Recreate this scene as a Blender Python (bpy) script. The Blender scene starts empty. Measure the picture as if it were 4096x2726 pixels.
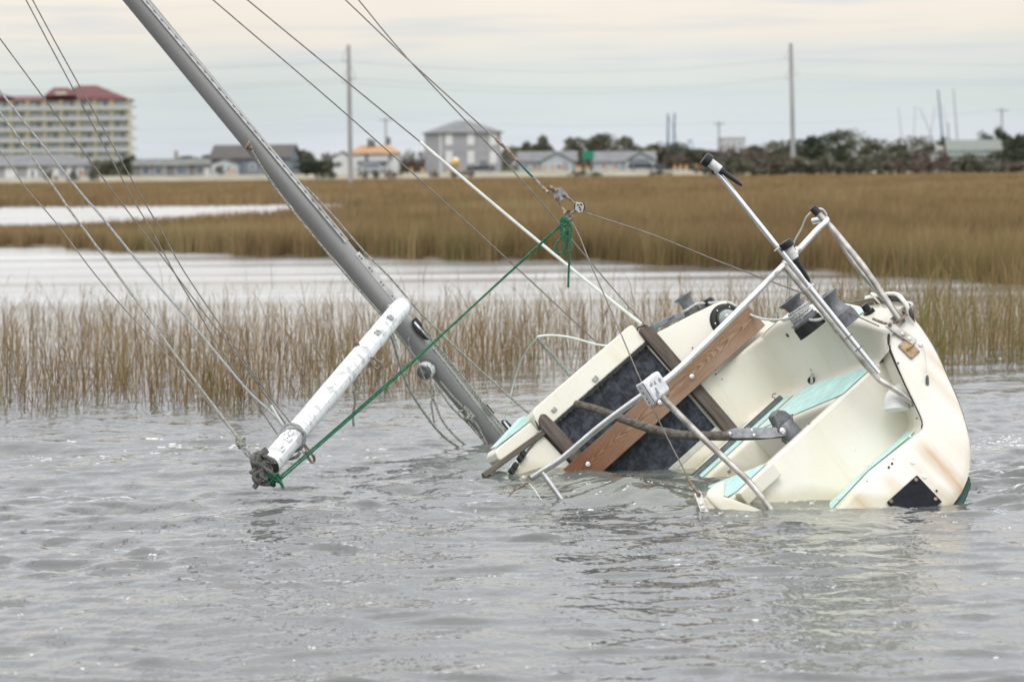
import bpy, math, random
import numpy as np
from mathutils import Vector, Matrix

random.seed(7)
rng = np.random.default_rng(11)
scene = bpy.context.scene
COL = scene.collection
R = math.radians

# ------------------------------------------------------------------ camera
F = 11947.0                      # focal length in pixels of the 4096 wide photograph (105 mm)
CX, CY, HY = 2048.0, 1363.0, 668.0
CAM_H, ROLL = 1.62, R(0.65)
PITCH = math.atan((CY - HY) / F)
CAM = np.array([0.0, 0.0, CAM_H])
FW = np.array([0, math.cos(PITCH), -math.sin(PITCH)])
U0 = np.array([0, math.sin(PITCH), math.cos(PITCH)])
R0 = np.array([1.0, 0, 0])
RT = math.cos(ROLL) * R0 - math.sin(ROLL) * U0
UP = math.sin(ROLL) * R0 + math.cos(ROLL) * U0
cam_d = bpy.data.cameras.new('camera')
cam_o = bpy.data.objects.new('camera', cam_d)
COL.objects.link(cam_o)
m = Matrix.Identity(4)
for i in range(3):
    m[i][0], m[i][1], m[i][2], m[i][3] = RT[i], UP[i], -FW[i], CAM[i]
cam_o.matrix_world = m
cam_d.lens = 105.0
cam_d.sensor_width = 36.0
cam_d.clip_start = 0.5
cam_d.clip_end = 9000
cam_d.dof.use_dof = True
cam_d.dof.focus_distance = 14.7
cam_d.dof.aperture_fstop = 4.2
scene.camera = cam_o

# ------------------------------------------------------------------ sky and sun
SUN_EL, SUN_AZ = R(58), R(-170)          # azimuth measured clockwise from +Y
world = bpy.data.worlds.new('World')
scene.world = world
world.use_nodes = True
wn, wl = world.node_tree.nodes, world.node_tree.links
wn.clear()
w_out = wn.new('ShaderNodeOutputWorld')
w_bg = wn.new('ShaderNodeBackground')
w_sky = wn.new('ShaderNodeTexSky')
w_sky.sky_type = 'NISHITA'
w_sky.sun_disc = False
w_sky.sun_elevation = SUN_EL
w_sky.sun_rotation = SUN_AZ
w_sky.air_density = 1.0
w_sky.dust_density = 3.0
w_scale = wn.new('ShaderNodeVectorMath'); w_scale.operation = 'SCALE'
w_scale.inputs[3].default_value = 0.10
wl.new(w_sky.outputs[0], w_scale.inputs[0])
w_tc = wn.new('ShaderNodeTexCoord')
w_sep = wn.new('ShaderNodeSeparateXYZ')
wl.new(w_tc.outputs['Generated'], w_sep.inputs[0])
# long flat cloud streaks close to the horizon
w_map = wn.new('ShaderNodeMapping')
w_map.inputs['Scale'].default_value = (9, 9, 150)
wl.new(w_tc.outputs['Generated'], w_map.inputs[0])
w_n = wn.new('ShaderNodeTexNoise')
w_n.inputs['Scale'].default_value = 1.0
w_n.inputs['Detail'].default_value = 5
wl.new(w_map.outputs[0], w_n.inputs['Vector'])
# big lumpy cloud base overhead
w_n2 = wn.new('ShaderNodeTexNoise')
w_n2.inputs['Scale'].default_value = 3.2
w_n2.inputs['Detail'].default_value = 6
wl.new(w_tc.outputs['Generated'], w_n2.inputs['Vector'])


def wmath(op, a, b):
    n = wn.new('ShaderNodeMath'); n.operation = op
    for i, v in enumerate((a, b)):
        if isinstance(v, (int, float)):
            n.inputs[i].default_value = v
        else:
            wl.new(v, n.inputs[i])
    return n.outputs[0]


zc = wmath('MAXIMUM', w_sep.outputs[2], 0.0)
wob = wmath('MULTIPLY', wmath('SUBTRACT', w_n.outputs[0], 0.5), 0.020)
zz = wmath('MAXIMUM', wmath('ADD', zc, wob), 0.00001)
tt = wmath('POWER', zz, 0.4)
w_ramp = wn.new('ShaderNodeValToRGB')
cr = w_ramp.color_ramp
stops = [(0.0, (.80, .83, .85)), (.145, (.78, .82, .87)), (.185, (.735, .79, .82)), (.22, (.72, .79, .765)),
         (.262, (.79, .82, .785)), (.285, (.93, .872, .78)), (.32, (.985, .905, .80)), (.40, (1.0, .965, .92)),
         (.50, (1.09, 1.12, 1.16)), (.64, (1.28, 1.31, 1.36)), (.80, (1.6, 1.6, 1.6)), (1.0, (1.9, 1.9, 1.9))]
cr.elements[0].position, cr.elements[0].color = stops[0][0], (*stops[0][1], 1)
cr.elements[1].position, cr.elements[1].color = stops[-1][0], (*stops[-1][1], 1)
for p, c in stops[1:-1]:
    e = cr.elements.new(p); e.color = (*c, 1)
wl.new(tt, w_ramp.inputs[0])
# thin blue-grey cloud bars low over the horizon
w_map3 = wn.new('ShaderNodeMapping')
w_map3.inputs['Scale'].default_value = (14, 14, 260)
w_map3.inputs['Location'].default_value = (3.1, 1.7, .4)
wl.new(w_tc.outputs['Generated'], w_map3.inputs[0])
w_n3 = wn.new('ShaderNodeTexNoise'); w_n3.inputs['Scale'].default_value = 1.0; w_n3.inputs['Detail'].default_value = 4
wl.new(w_map3.outputs[0], w_n3.inputs['Vector'])
w_r3 = wn.new('ShaderNodeMapRange'); w_r3.interpolation_type = 'SMOOTHSTEP'
w_r3.inputs[1].default_value = .46; w_r3.inputs[2].default_value = .70; w_r3.inputs[3].default_value = 0; w_r3.inputs[4].default_value = .55
wl.new(w_n3.outputs[0], w_r3.inputs[0])
w_bar = wn.new('ShaderNodeMix'); w_bar.data_type = 'RGBA'
wl.new(w_r3.outputs[0], w_bar.inputs[0])
wl.new(w_ramp.outputs[0], w_bar.inputs[6])
w_bar.inputs[7].default_value = (.68, .735, .79, 1)
# cloud lumps vary the brightness a little
lump = wmath('ADD', wmath('MULTIPLY', w_n2.outputs[0], 0.5), 0.75)
w_l = wn.new('ShaderNodeVectorMath'); w_l.operation = 'SCALE'
wl.new(w_bar.outputs[2], w_l.inputs[0])
wl.new(lump, w_l.inputs[3])
w_mix = wn.new('ShaderNodeMix'); w_mix.data_type = 'RGBA'
w_mix.inputs[0].default_value = 0.94
wl.new(w_scale.outputs[0], w_mix.inputs[6])
wl.new(w_l.outputs[0], w_mix.inputs[7])
wl.new(w_mix.outputs[2], w_bg.inputs[0])
w_bg.inputs[1].default_value = 1.0
wl.new(w_bg.outputs[0], w_out.inputs[0])

sun_d = bpy.data.lights.new('sun', 'SUN')
sun_d.energy = 1.1
sun_d.angle = R(28)
sun_d.color = (1.0, 0.96, 0.9)
sun_o = bpy.data.objects.new('sun', sun_d)
COL.objects.link(sun_o)
sdir = Vector((math.sin(SUN_AZ) * math.cos(SUN_EL), math.cos(SUN_AZ) * math.cos(SUN_EL), math.sin(SUN_EL)))
sun_o.rotation_euler = sdir.to_track_quat('Z', 'Y').to_euler()
sun_o.location = (0, 0, 60)

vs = scene.view_settings
vs.view_transform = 'Standard'
vs.look = 'None'
vs.exposure = 0.0
vs.gamma = 1.0
vs.use_curve_mapping = False
scene.cycles.use_denoising = True
scene.cycles.max_bounces = 8
scene.cycles.transmission_bounces = 6
scene.cycles.transparent_max_bounces = 8
scene.cycles.caustics_reflective = False
scene.cycles.caustics_refractive = True
scene.cycles.sample_clamp_indirect = 6.0

# ------------------------------------------------------------------ placing helpers


def ray(px, py):
    return FW + RT * (px - CX) / F + UP * (CY - py) / F


def at(px, py, Y):                      # the point seen at that pixel, Y metres away
    r = ray(px, py)
    return CAM + r * (Y / r[1])


def gnd(px, py, z=0.0):                 # the point seen at that pixel on level ground
    r = ray(px, py)
    return CAM + r * ((z - CAM_H) / r[2])


# the boat's own frame: f forward, s to starboard, u up; it lies heeled to port with its bow down
BF = np.array([-0.3185884, 0.91626719, -0.24280827])
BS = np.array([0.71528421, 0.40047139, 0.57270513])
BU = np.array([-0.62198869, -0.00878029, 0.782977])
BO = np.array([1.42476507, 14.4, 0.34402866])
BM = np.stack([BF, BS, BU], 1)


def b2w(p):
    return BO + BM @ np.asarray(p, float)


def w2b(p):
    return BM.T @ (np.asarray(p, float) - BO)


def bpl(px, py, n, k):                  # boat coordinates of a pixel on a plane n.(f,s,u)=k
    d = BM.T @ ray(px, py)
    o = BM.T @ (CAM - BO)
    n = np.array(n, float)
    return o + d * ((k - n @ o) / (n @ d))


def bh(px, py, off=0.0):                # on the cabin bulkhead
    return bpl(px, py, (1, 0, -.113), 1.613 - off)


def tr(px, py, off=0.0):                # on the transom
    return bpl(px, py, (1, 0, -.2), -.22 - off)


def dk(px, py, u):
    return bpl(px, py, (0, 0, 1), u)


def sd(px, py, s):
    return bpl(px, py, (0, 1, 0), s)


def ff(px, py, f):
    return bpl(px, py, (1, 0, 0), f)


def ab(px, py, Y):                      # pixel at distance Y, in boat coordinates
    return w2b(at(px, py, Y))


# ------------------------------------------------------------------ objects
def tag(o, label=None, cat=None, group=None, kind=None):
    if label: o['label'] = label
    if cat: o['category'] = cat
    if group: o['group'] = group
    if kind: o['kind'] = kind
    return o


def empty(name, loc=(0, 0, 0), rz=0.0):
    o = bpy.data.objects.new(name, None)
    o.empty_display_size = 0.2
    o.location = loc
    o.rotation_euler = (0, 0, rz)
    COL.objects.link(o)
    return o


def link(name, me, material, parent=None):
    o = bpy.data.objects.new(name, me)
    if material is not None and len(me.materials) == 0:
        me.materials.append(material)
    COL.objects.link(o)
    if parent is not None:
        o.parent = parent
    return o


def copy_tree(o, parent=None):
    c = o.copy()
    COL.objects.link(c)
    c.parent = parent
    for ch in list(o.children):
        copy_tree(ch, c)
    return c


def nrm(v):
    v = np.asarray(v, float)
    return v / max(np.linalg.norm(v), 1e-12)


def perp(a):
    a = nrm(a)
    h = np.array([0, 0, 1.0]) if abs(a[2]) < .9 else np.array([1.0, 0, 0])
    x = nrm(np.cross(a, h))
    return x, np.cross(a, x)


def smooth_path(pts, n=6):
    """Catmull-Rom through the points"""
    P = [np.asarray(p, float) for p in pts]
    if len(P) < 3:
        return P
    P = [2 * P[0] - P[1]] + P + [2 * P[-1] - P[-2]]
    out = []
    for i in range(1, len(P) - 2):
        for k in range(n):
            t = k / n
            a, b, c, d = P[i - 1], P[i], P[i + 1], P[i + 2]
            out.append(.5 * (2 * b + (c - a) * t + (2 * a - 5 * b + 4 * c - d) * t * t + (3 * b - a - 3 * c + d) * t ** 3))
    out.append(P[-2])
    return out


class MB:
    def __init__(self):
        self.v, self.f = [], []

    def add(self, vs_, fs_):
        k = len(self.v)
        self.v += [tuple(float(c) for c in p) for p in vs_]
        self.f += [tuple(k + i for i in f) for f in fs_]
        return self

    def box(self, c, h, ax=None):
        c = np.asarray(c, float)
        ax = np.eye(3) if ax is None else np.array([nrm(a) for a in ax])
        vs_ = []
        for sx in (-1, 1):
            for sy in (-1, 1):
                for sz in (-1, 1):
                    vs_.append(c + ax[0] * sx * h[0] + ax[1] * sy * h[1] + ax[2] * sz * h[2])
        return self.add(vs_, [(0, 1, 3, 2), (4, 6, 7, 5), (0, 4, 5, 1), (2, 3, 7, 6), (0, 2, 6, 4), (1, 5, 7, 3)])

    def tube(self, pts, r, n=8, r2=None, flat=1.0, fax=None):
        P = [np.asarray(p, float) for p in pts]
        N = len(P)
        t0 = nrm(P[1] - P[0])
        x, y = perp(t0)
        if fax is not None:
            x = nrm(np.asarray(fax, float) - t0 * np.dot(fax, t0)); y = np.cross(t0, x)
        vs_, fs_ = [], []
        for i in range(N):
            t = nrm(P[min(i + 1, N - 1)] - P[max(i - 1, 0)])
            x = nrm(x - t * np.dot(x, t)); y = np.cross(t, x)
            rr = r if r2 is None else r + (r2 - r) * i / (N - 1)
            for k in range(n):
                a = 2 * math.pi * k / n
                vs_.append(P[i] + x * rr * math.cos(a) + y * rr * flat * math.sin(a))
        for i in range(N - 1):
            for k in range(n):
                a, b = i * n + k, i * n + (k + 1) % n
                fs_.append((a, b, b + n, a + n))
        fs_.append(tuple(range(n - 1, -1, -1)))
        fs_.append(tuple((N - 1) * n + k for k in range(n)))
        return self.add(vs_, fs_)

    def lathe(self, prof, o, axis, n=20):
        o = np.asarray(o, float); a = nrm(axis); x, y = perp(a)
        vs_, fs_ = [], []
        for r, h in prof:
            for k in range(n):
                t = 2 * math.pi * k / n
                vs_.append(o + a * h + (x * math.cos(t) + y * math.sin(t)) * r)
        for i in range(len(prof) - 1):
            for k in range(n):
                p, q = i * n + k, i * n + (k + 1) % n
                fs_.append((p, q, q + n, p + n))
        fs_.append(tuple(range(n - 1, -1, -1)))
        fs_.append(tuple((len(prof) - 1) * n + k for k in range(n)))
        return self.add(vs_, fs_)

    def prism(self, poly, off):
        P = [np.asarray(p, float) for p in poly]; off = np.asarray(off, float); n = len(P)
        vs_ = P + [p + off for p in P]
        fs_ = [tuple(range(n)), tuple(range(2 * n - 1, n - 1, -1))]
        for i in range(n):
            j = (i + 1) % n
            fs_.append((i, i + n, j + n, j))
        return self.add(vs_, fs_)

    def grid(self, rows, close=False):
        n = len(rows[0]); vs_ = [p for r in rows for p in r]; fs_ = []
        for i in range(len(rows) - 1):
            for k in range(n - (0 if close else 1)):
                a, b = i * n + k, i * n + (k + 1) % n
                fs_.append((a, b, b + n, a + n))
        return self.add(vs_, fs_)

    def build(self, name, material, parent=None, smooth=35, bevel=0, seg=2, normals=True):
        me = bpy.data.meshes.new(name)
        me.from_pydata(self.v, [], self.f)
        me.validate()
        if normals:
            import bmesh
            bm = bmesh.new(); bm.from_mesh(me)
            bmesh.ops.recalc_face_normals(bm, faces=bm.faces)
            bm.to_mesh(me); bm.free()
        if smooth:
            me.shade_smooth()
            me.set_sharp_from_angle(angle=R(smooth))
        o = link(name, me, material, parent)
        if bevel:
            b = o.modifiers.new('bevel', 'BEVEL')
            b.width = bevel; b.segments = seg; b.limit_method = 'ANGLE'; b.angle_limit = R(32)
            me.shade_smooth(); me.set_sharp_from_angle(angle=R(180))
            b.harden_normals = True
        return o


def raw_mesh(name, verts, loops, totals, tint=None):
    me = bpy.data.meshes.new(name)
    me.vertices.add(len(verts)); me.vertices.foreach_set('co', np.asarray(verts, np.float32).ravel())
    me.loops.add(len(loops)); me.loops.foreach_set('vertex_index', np.asarray(loops, np.int32))
    me.polygons.add(len(totals))
    starts = np.concatenate([[0], np.cumsum(totals)[:-1]]).astype(np.int32)
    me.polygons.foreach_set('loop_start', starts)
    if tint is not None:
        at_ = me.attributes.new('tint', 'FLOAT', 'POINT')
        at_.data.foreach_set('value', np.asarray(tint, np.float32))
    me.update(calc_edges=True)
    return me


# ------------------------------------------------------------------ materials
def new_mat(name):
    mt = bpy.data.materials.new(name)
    mt.use_nodes = True
    nt = mt.node_tree
    return mt, nt.nodes, nt.links, nt.nodes['Principled BSDF']


def mat(name, col, rough=.5, metal=0.0, var=.12, vscale=8.0, bump=0.0, bscale=40.0, spec=.5, stretch=(1, 1, 1), col2=None, coat=0.0):
    """plain coloured material with noise variation, a second tone in blotches and fine relief"""
    mt, n, l, p = new_mat(name)
    tc = n.new('ShaderNodeTexCoord')
    mp = n.new('ShaderNodeMapping'); mp.inputs['Scale'].default_value = stretch
    l.new(tc.outputs['Object'], mp.inputs[0])
    nz = n.new('ShaderNodeTexNoise'); nz.inputs['Scale'].default_value = vscale; nz.inputs['Detail'].default_value = 6
    l.new(mp.outputs[0], nz.inputs['Vector'])
    rp = n.new('ShaderNodeValToRGB')
    a = [max(0, c * (1 - var)) for c in col]; b = [min(1, c * (1 + var)) for c in (col2 or col)]
    rp.color_ramp.elements[0].position = .3; rp.color_ramp.elements[1].position = .7
    rp.color_ramp.elements[0].color = (*a, 1); rp.color_ramp.elements[1].color = (*b, 1)
    l.new(nz.outputs[0], rp.inputs[0]); l.new(rp.outputs[0], p.inputs['Base Color'])
    p.inputs['Roughness'].default_value = rough
    p.inputs['Metallic'].default_value = metal
    p.inputs['Specular IOR Level'].default_value = spec
    p.inputs['Coat Weight'].default_value = coat
    if bump:
        nb = n.new('ShaderNodeTexNoise'); nb.inputs['Scale'].default_value = bscale; nb.inputs['Detail'].default_value = 4
        l.new(mp.outputs[0], nb.inputs['Vector'])
        bp = n.new('ShaderNodeBump'); bp.inputs['Strength'].default_value = bump; bp.inputs['Distance'].default_value = .01
        l.new(nb.outputs[0], bp.inputs['Height']); l.new(bp.outputs[0], p.inputs['Normal'])
    return mt


def tint_mat(name, stops_, rough=.75, trans=0.0):
    """colour picked for each blade or leaf from its own tint value"""
    mt, n, l, p = new_mat(name)
    a = n.new('ShaderNodeAttribute'); a.attribute_name = 'tint'
    rp = n.new('ShaderNodeValToRGB')
    e = rp.color_ramp.elements
    e[0].position, e[0].color = stops_[0][0], (*stops_[0][1], 1)
    e[1].position, e[1].color = stops_[-1][0], (*stops_[-1][1], 1)
    for q, c in stops_[1:-1]:
        x = e.new(q); x.color = (*c, 1)
    l.new(a.outputs['Fac'], rp.inputs[0]); l.new(rp.outputs[0], p.inputs['Base Color'])
    p.inputs['Roughness'].default_value = rough
    p.inputs['Specular IOR Level'].default_value = .25
    return mt
# ================================================================== THE SETTING
# ------------------------------------------------------------------ land: seabed, rising to the far shore, out to the horizon
def land():
    xs = np.concatenate([np.linspace(-2600, -200, 12), np.linspace(-160, 160, 60), np.linspace(200, 2600, 12)])
    ys = np.concatenate([np.linspace(-40, 420, 40), np.linspace(425, 520, 60), np.linspace(540, 1200, 20), [1800, 3000, 6000]])
    rows = []
    for y in ys:
        t = min(1, max(0, (y - 446) / 8)); t = t * t * (3 - 2 * t)
        z = -1.7 + t * 2.36
        rows.append([(x, y, z + (.06 * math.sin(x * .11 + y * .07) if y > 440 else 0)) for x in xs])
    return MB().grid(rows)


M_land = mat('land_soil', (.15, .125, .075), .95, var=.35, vscale=.05, col2=(.13, .14, .07), bump=.4, bscale=3)
tag(land().build('ground', M_land, smooth=0, normals=False), kind='structure')

# ------------------------------------------------------------------ water
NW = 46
w_lam = np.concatenate([rng.uniform(.9, 2.4, 7), rng.uniform(.35, .9, 17), rng.uniform(.14, .35, NW - 24)])
w_dir = rng.normal(1.75, .55, NW)                     # most crests lie across the view
w_ph = rng.uniform(0, 6.28, NW)
w_k = 2 * np.pi / w_lam
w_amp = np.where(w_lam > .9, .0028, np.where(w_lam > .35, .0042, .0080)) * w_lam


SURGE = []
_p = b2w((.55, -.70, .2)); SURGE.append((_p[0], _p[1], 1.9, .55, .22, .085))
_p = b2w((1.2, -.70, .2)); SURGE.append((_p[0], _p[1], 1.9, .5, .3, .05))
_p = b2w((.12, -.74, .2)); SURGE.append((_p[0], _p[1], 1.9, .25, .2, .05))
_p = b2w((.30, -.86, .2)); SURGE.append((_p[0], _p[1], 1.9, .34, .17, .085))


def sea(x, y):
    """height of the water surface"""
    x = np.asarray(x, float); y = np.asarray(y, float)
    h = np.zeros(np.broadcast(x, y).shape)
    wx = x + .12 * np.sin(y * 1.3) + .05 * np.sin(y * 4.1 + x)
    wy = y + .15 * np.sin(x * .9 + 1.0) + .05 * np.sin(x * 3.7)
    # wind patches: the small ripples come and go
    pat = np.sin(x * .9 + 1.3 * np.sin(y * .5)) * np.sin(y * .8 + 1.1 * np.sin(x * .6 + 2)) + .6 * np.sin(x * 2.3 + y * 1.1) * np.sin(y * 1.9 - x * .7)
    pat = np.clip(.70 + .45 * pat, .35, 1.5)
    far_ = np.clip((y - 30.0) / 12.0, 0, 1)
    for i in range(NW):
        th = w_k[i] * (wx * math.cos(w_dir[i]) + wy * math.sin(w_dir[i])) + w_ph[i]
        g = .65 + .7 * (.5 + .5 * np.sin(x * (.31 + .07 * (i % 5)) + y * (.23 + .05 * (i % 7)) + i))
        if w_lam[i] < .35:
            g = g * pat
        if w_lam[i] < .9:
            g = g * (1 - far_)
        h += w_amp[i] * g * (np.sin(th) + .32 * np.cos(2 * th) + .1 * np.cos(3 * th))
    # the chop heaps up where it breaks over the sunk port side of the cockpit
    for (hx_, hy_, ang_, la, lb, hh_) in SURGE:
        dx, dy = x - hx_, y - hy_
        a_ = dx * math.cos(ang_) + dy * math.sin(ang_); b_ = -dx * math.sin(ang_) + dy * math.cos(ang_)
        g_ = np.exp(-(a_ / la) ** 2 - (b_ / lb) ** 2)
        h += hh_ * g_ * (1 + .10 * np.sin(a_ * 23 + 3 * np.sin(b_ * 9)) + .08 * np.sin(b_ * 31 + a_ * 14))
    calm = np.clip((y - 19.0) / 9.0, 0, 1)
    calm = calm * calm * (3 - 2 * calm)
    far = np.clip((y - 30.0) / 12.0, 0, 1)
    gust = .72 + .5 * np.sin(x * .42 + y * .33 + .7) * np.sin(y * .21 - x * .3)
    return h * (1 - .88 * calm) * (1 - .97 * far) * np.clip(gust, .3, 1.4) * .85


def axis_grid(lo, hi, step, limit, grow):
    a = list(np.arange(lo, hi, step))
    s, v = step, a[-1]
    while v < limit:
        s *= grow; v += s; a.append(v)
    return a


pos = axis_grid(0, 5.2, .034, 900, 1.07)
gx = np.array([-v for v in pos[:0:-1]] + pos)
gy = np.array([-30, -20, -10, -4, 0, 3, 5, 6.5, 7.5, 8.2] + axis_grid(8.7, 20.5, .028, 444, 1.0075))
GX, GY = np.meshgrid(gx, gy)
edge = np.clip((GY - 8.2) / .6, 0, 1) * np.clip((7.5 + GY * .2 - np.abs(GX)) / 3, 0, 1)
GZ = sea(GX, GY) * edge
# short steep wavelets scattered over the chop
wv = np.random.default_rng(21)
for k_ in range(560):
    cy = 9.0 + 12.0 * wv.random() ** 1.1
    cx = wv.uniform(-1, 1) * (cy * .2 + .6)
    lx, ly = wv.uniform(.06, .22), wv.uniform(.035, .07)
    am, an = wv.uniform(.006, .019), wv.normal(0, .28)
    if k_ > 505:                      # rougher water just off the stern
        cx, cy = wv.uniform(2.25, 2.9), wv.uniform(14.0, 16.2)
        am *= 1.9
    iy0, iy1 = np.searchsorted(gy, [cy - .3, cy + .3]); ix0, ix1 = np.searchsorted(gx, [cx - .7, cx + .7])
    dx, dy = GX[iy0:iy1, ix0:ix1] - cx, GY[iy0:iy1, ix0:ix1] - cy
    a_ = dx * math.cos(an) + dy * math.sin(an); b_ = -dx * math.sin(an) + dy * math.cos(an)
    b_ = b_ + .6 * a_ * a_ / lx * wv.normal(0, .5)
    GZ[iy0:iy1, ix0:ix1] += am * np.exp(-(a_ / lx) ** 2 - (b_ / ly) ** 2) * np.cos(b_ * 6.28 / (ly * 3.6) - .6) * np.clip((20.5 - cy) / 4, .15, 1)
nx, ny = len(gx), len(gy)
V = np.stack([GX, GY, GZ], -1).reshape(-1, 3)
i0 = (np.arange(ny - 1)[:, None] * nx + np.arange(nx - 1)[None, :]).ravel()
loops = np.stack([i0, i0 + 1, i0 + 1 + nx, i0 + nx], 1).ravel()
totals = np.full(len(i0), 4, np.int32)
# sides and floor, so that the water is a closed body
ring = list(range(nx)) + [r * nx + nx - 1 for r in range(1, ny)] + [(ny - 1) * nx + c for c in range(nx - 2, -1, -1)] + [r * nx for r in range(ny - 2, 0, -1)]
base = len(V)
low = V[ring].copy(); low[:, 2] = -2.6
V = np.concatenate([V, low])
nr = len(ring)
side = np.array([[ring[i], base + i, base + (i + 1) % nr, ring[(i + 1) % nr]] for i in range(nr)]).ravel()
floor_ = np.arange(base + nr - 1, base - 1, -1)
loops = np.concatenate([loops, side, floor_])
totals = np.concatenate([totals, np.full(nr, 4), [nr]]).astype(np.int32)
me = raw_mesh('water', V, loops, totals)
me.shade_smooth()

mt, n, l, p = new_mat('water')
n.remove(p)
out = n['Material Output']
geo = n.new('ShaderNodeNewGeometry')
sepp = n.new('ShaderNodeSeparateXYZ'); l.new(geo.outputs['Position'], sepp.inputs[0])
mr = n.new('ShaderNodeMapRange'); mr.inputs[1].default_value = 18; mr.inputs[2].default_value = 28
mr.inputs[3].default_value = 1.0; mr.inputs[4].default_value = .15
l.new(sepp.outputs[1], mr.inputs[0])
mp = n.new('ShaderNodeMapping'); mp.inputs['Scale'].default_value = (1.5, .85, 1.0)
l.new(geo.outputs['Position'], mp.inputs[0])
nz1 = n.new('ShaderNodeTexNoise'); nz1.inputs['Scale'].default_value = 6.0; nz1.inputs['Detail'].default_value = 2; nz1.inputs['Roughness'].default_value = .5
nz1.inputs['Distortion'].default_value = .8
l.new(mp.outputs[0], nz1.inputs['Vector'])
bp = n.new('ShaderNodeBump'); bp.inputs['Distance'].default_value = .05
mul = n.new('ShaderNodeMath'); mul.operation = 'MULTIPLY'; mul.inputs[1].default_value = .18
l.new(mr.outputs[0], mul.inputs[0]); l.new(mul.outputs[0], bp.inputs['Strength'])
l.new(nz1.outputs[0], bp.inputs['Height'])
nz2 = n.new('ShaderNodeTexNoise'); nz2.inputs['Scale'].default_value = 15; nz2.inputs['Detail'].default_value = 1
l.new(mp.outputs[0], nz2.inputs['Vector'])
bp2 = n.new('ShaderNodeBump'); bp2.inputs['Distance'].default_value = .012
mulb = n.new('ShaderNodeMath'); mulb.operation = 'MULTIPLY'; mulb.inputs[1].default_value = .30; l.new(mr.outputs[0], mulb.inputs[0]); l.new(mulb.outputs[0], bp2.inputs['Strength']); l.new(nz2.outputs[0], bp2.inputs['Height']); l.new(bp.outputs[0], bp2.inputs['Normal'])
bp = bp2
fr = n.new('ShaderNodeFresnel'); fr.inputs[0].default_value = 1.333; l.new(bp.outputs[0], fr.inputs['Normal'])
rf = n.new('ShaderNodeBsdfRefraction'); rf.inputs['IOR'].default_value = 1.333; rf.inputs['Roughness'].default_value = .0
rf.inputs['Color'].default_value = (.85, .9, .8, 1); l.new(bp.outputs[0], rf.inputs['Normal'])
df = n.new('ShaderNodeBsdfDiffuse'); df.inputs[0].default_value = (.27, .282, .28, 1)
gl = n.new('ShaderNodeBsdfGlossy'); gl.distribution = 'MULTI_GGX'; mr2 = n.new('ShaderNodeMapRange'); mr2.inputs[1].default_value = 19; mr2.inputs[2].default_value = 38; mr2.inputs[3].default_value = .015; mr2.inputs[4].default_value = .20; l.new(sepp.outputs[1], mr2.inputs[0]); mpw = n.new('ShaderNodeMapping'); mpw.inputs['Scale'].default_value = (.05, .55, 1); l.new(geo.outputs['Position'], mpw.inputs[0])
nzw = n.new('ShaderNodeTexNoise'); nzw.inputs['Scale'].default_value = 1.0; nzw.inputs['Detail'].default_value = 4; l.new(mpw.outputs[0], nzw.inputs['Vector'])
rw = n.new('ShaderNodeMapRange'); rw.inputs[1].default_value = .35; rw.inputs[2].default_value = .65; rw.inputs[3].default_value = .6; rw.inputs[4].default_value = 1.25; l.new(nzw.outputs[0], rw.inputs[0])
mrw = n.new('ShaderNodeMath'); mrw.operation = 'MULTIPLY'; l.new(mr2.outputs[0], mrw.inputs[0]); l.new(rw.outputs[0], mrw.inputs[1])
l.new(mrw.outputs[0], gl.inputs['Roughness']); l.new(bp.outputs[0], gl.inputs['Normal'])
gl.inputs['Color'].default_value = (1, 1, 1, 1)
mx1 = n.new('ShaderNodeMixShader'); mx1.inputs[0].default_value = .46
l.new(rf.outputs[0], mx1.inputs[1]); l.new(df.outputs[0], mx1.inputs[2])
mx2 = n.new('ShaderNodeMixShader'); l.new(fr.outputs[0], mx2.inputs[0])
l.new(mx1.outputs[0], mx2.inputs[1]); l.new(gl.outputs[0], mx2.inputs[2])
l.new(mx2.outputs[0], out.inputs['Surface'])
va = n.new('ShaderNodeVolumeAbsorption'); va.inputs[0].default_value = (.42, .52, .34, 1); va.inputs[1].default_value = 3.6
l.new(va.outputs[0], out.inputs['Volume'])
M_water = mt
tag(link('water', me, M_water), kind='structure')

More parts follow.
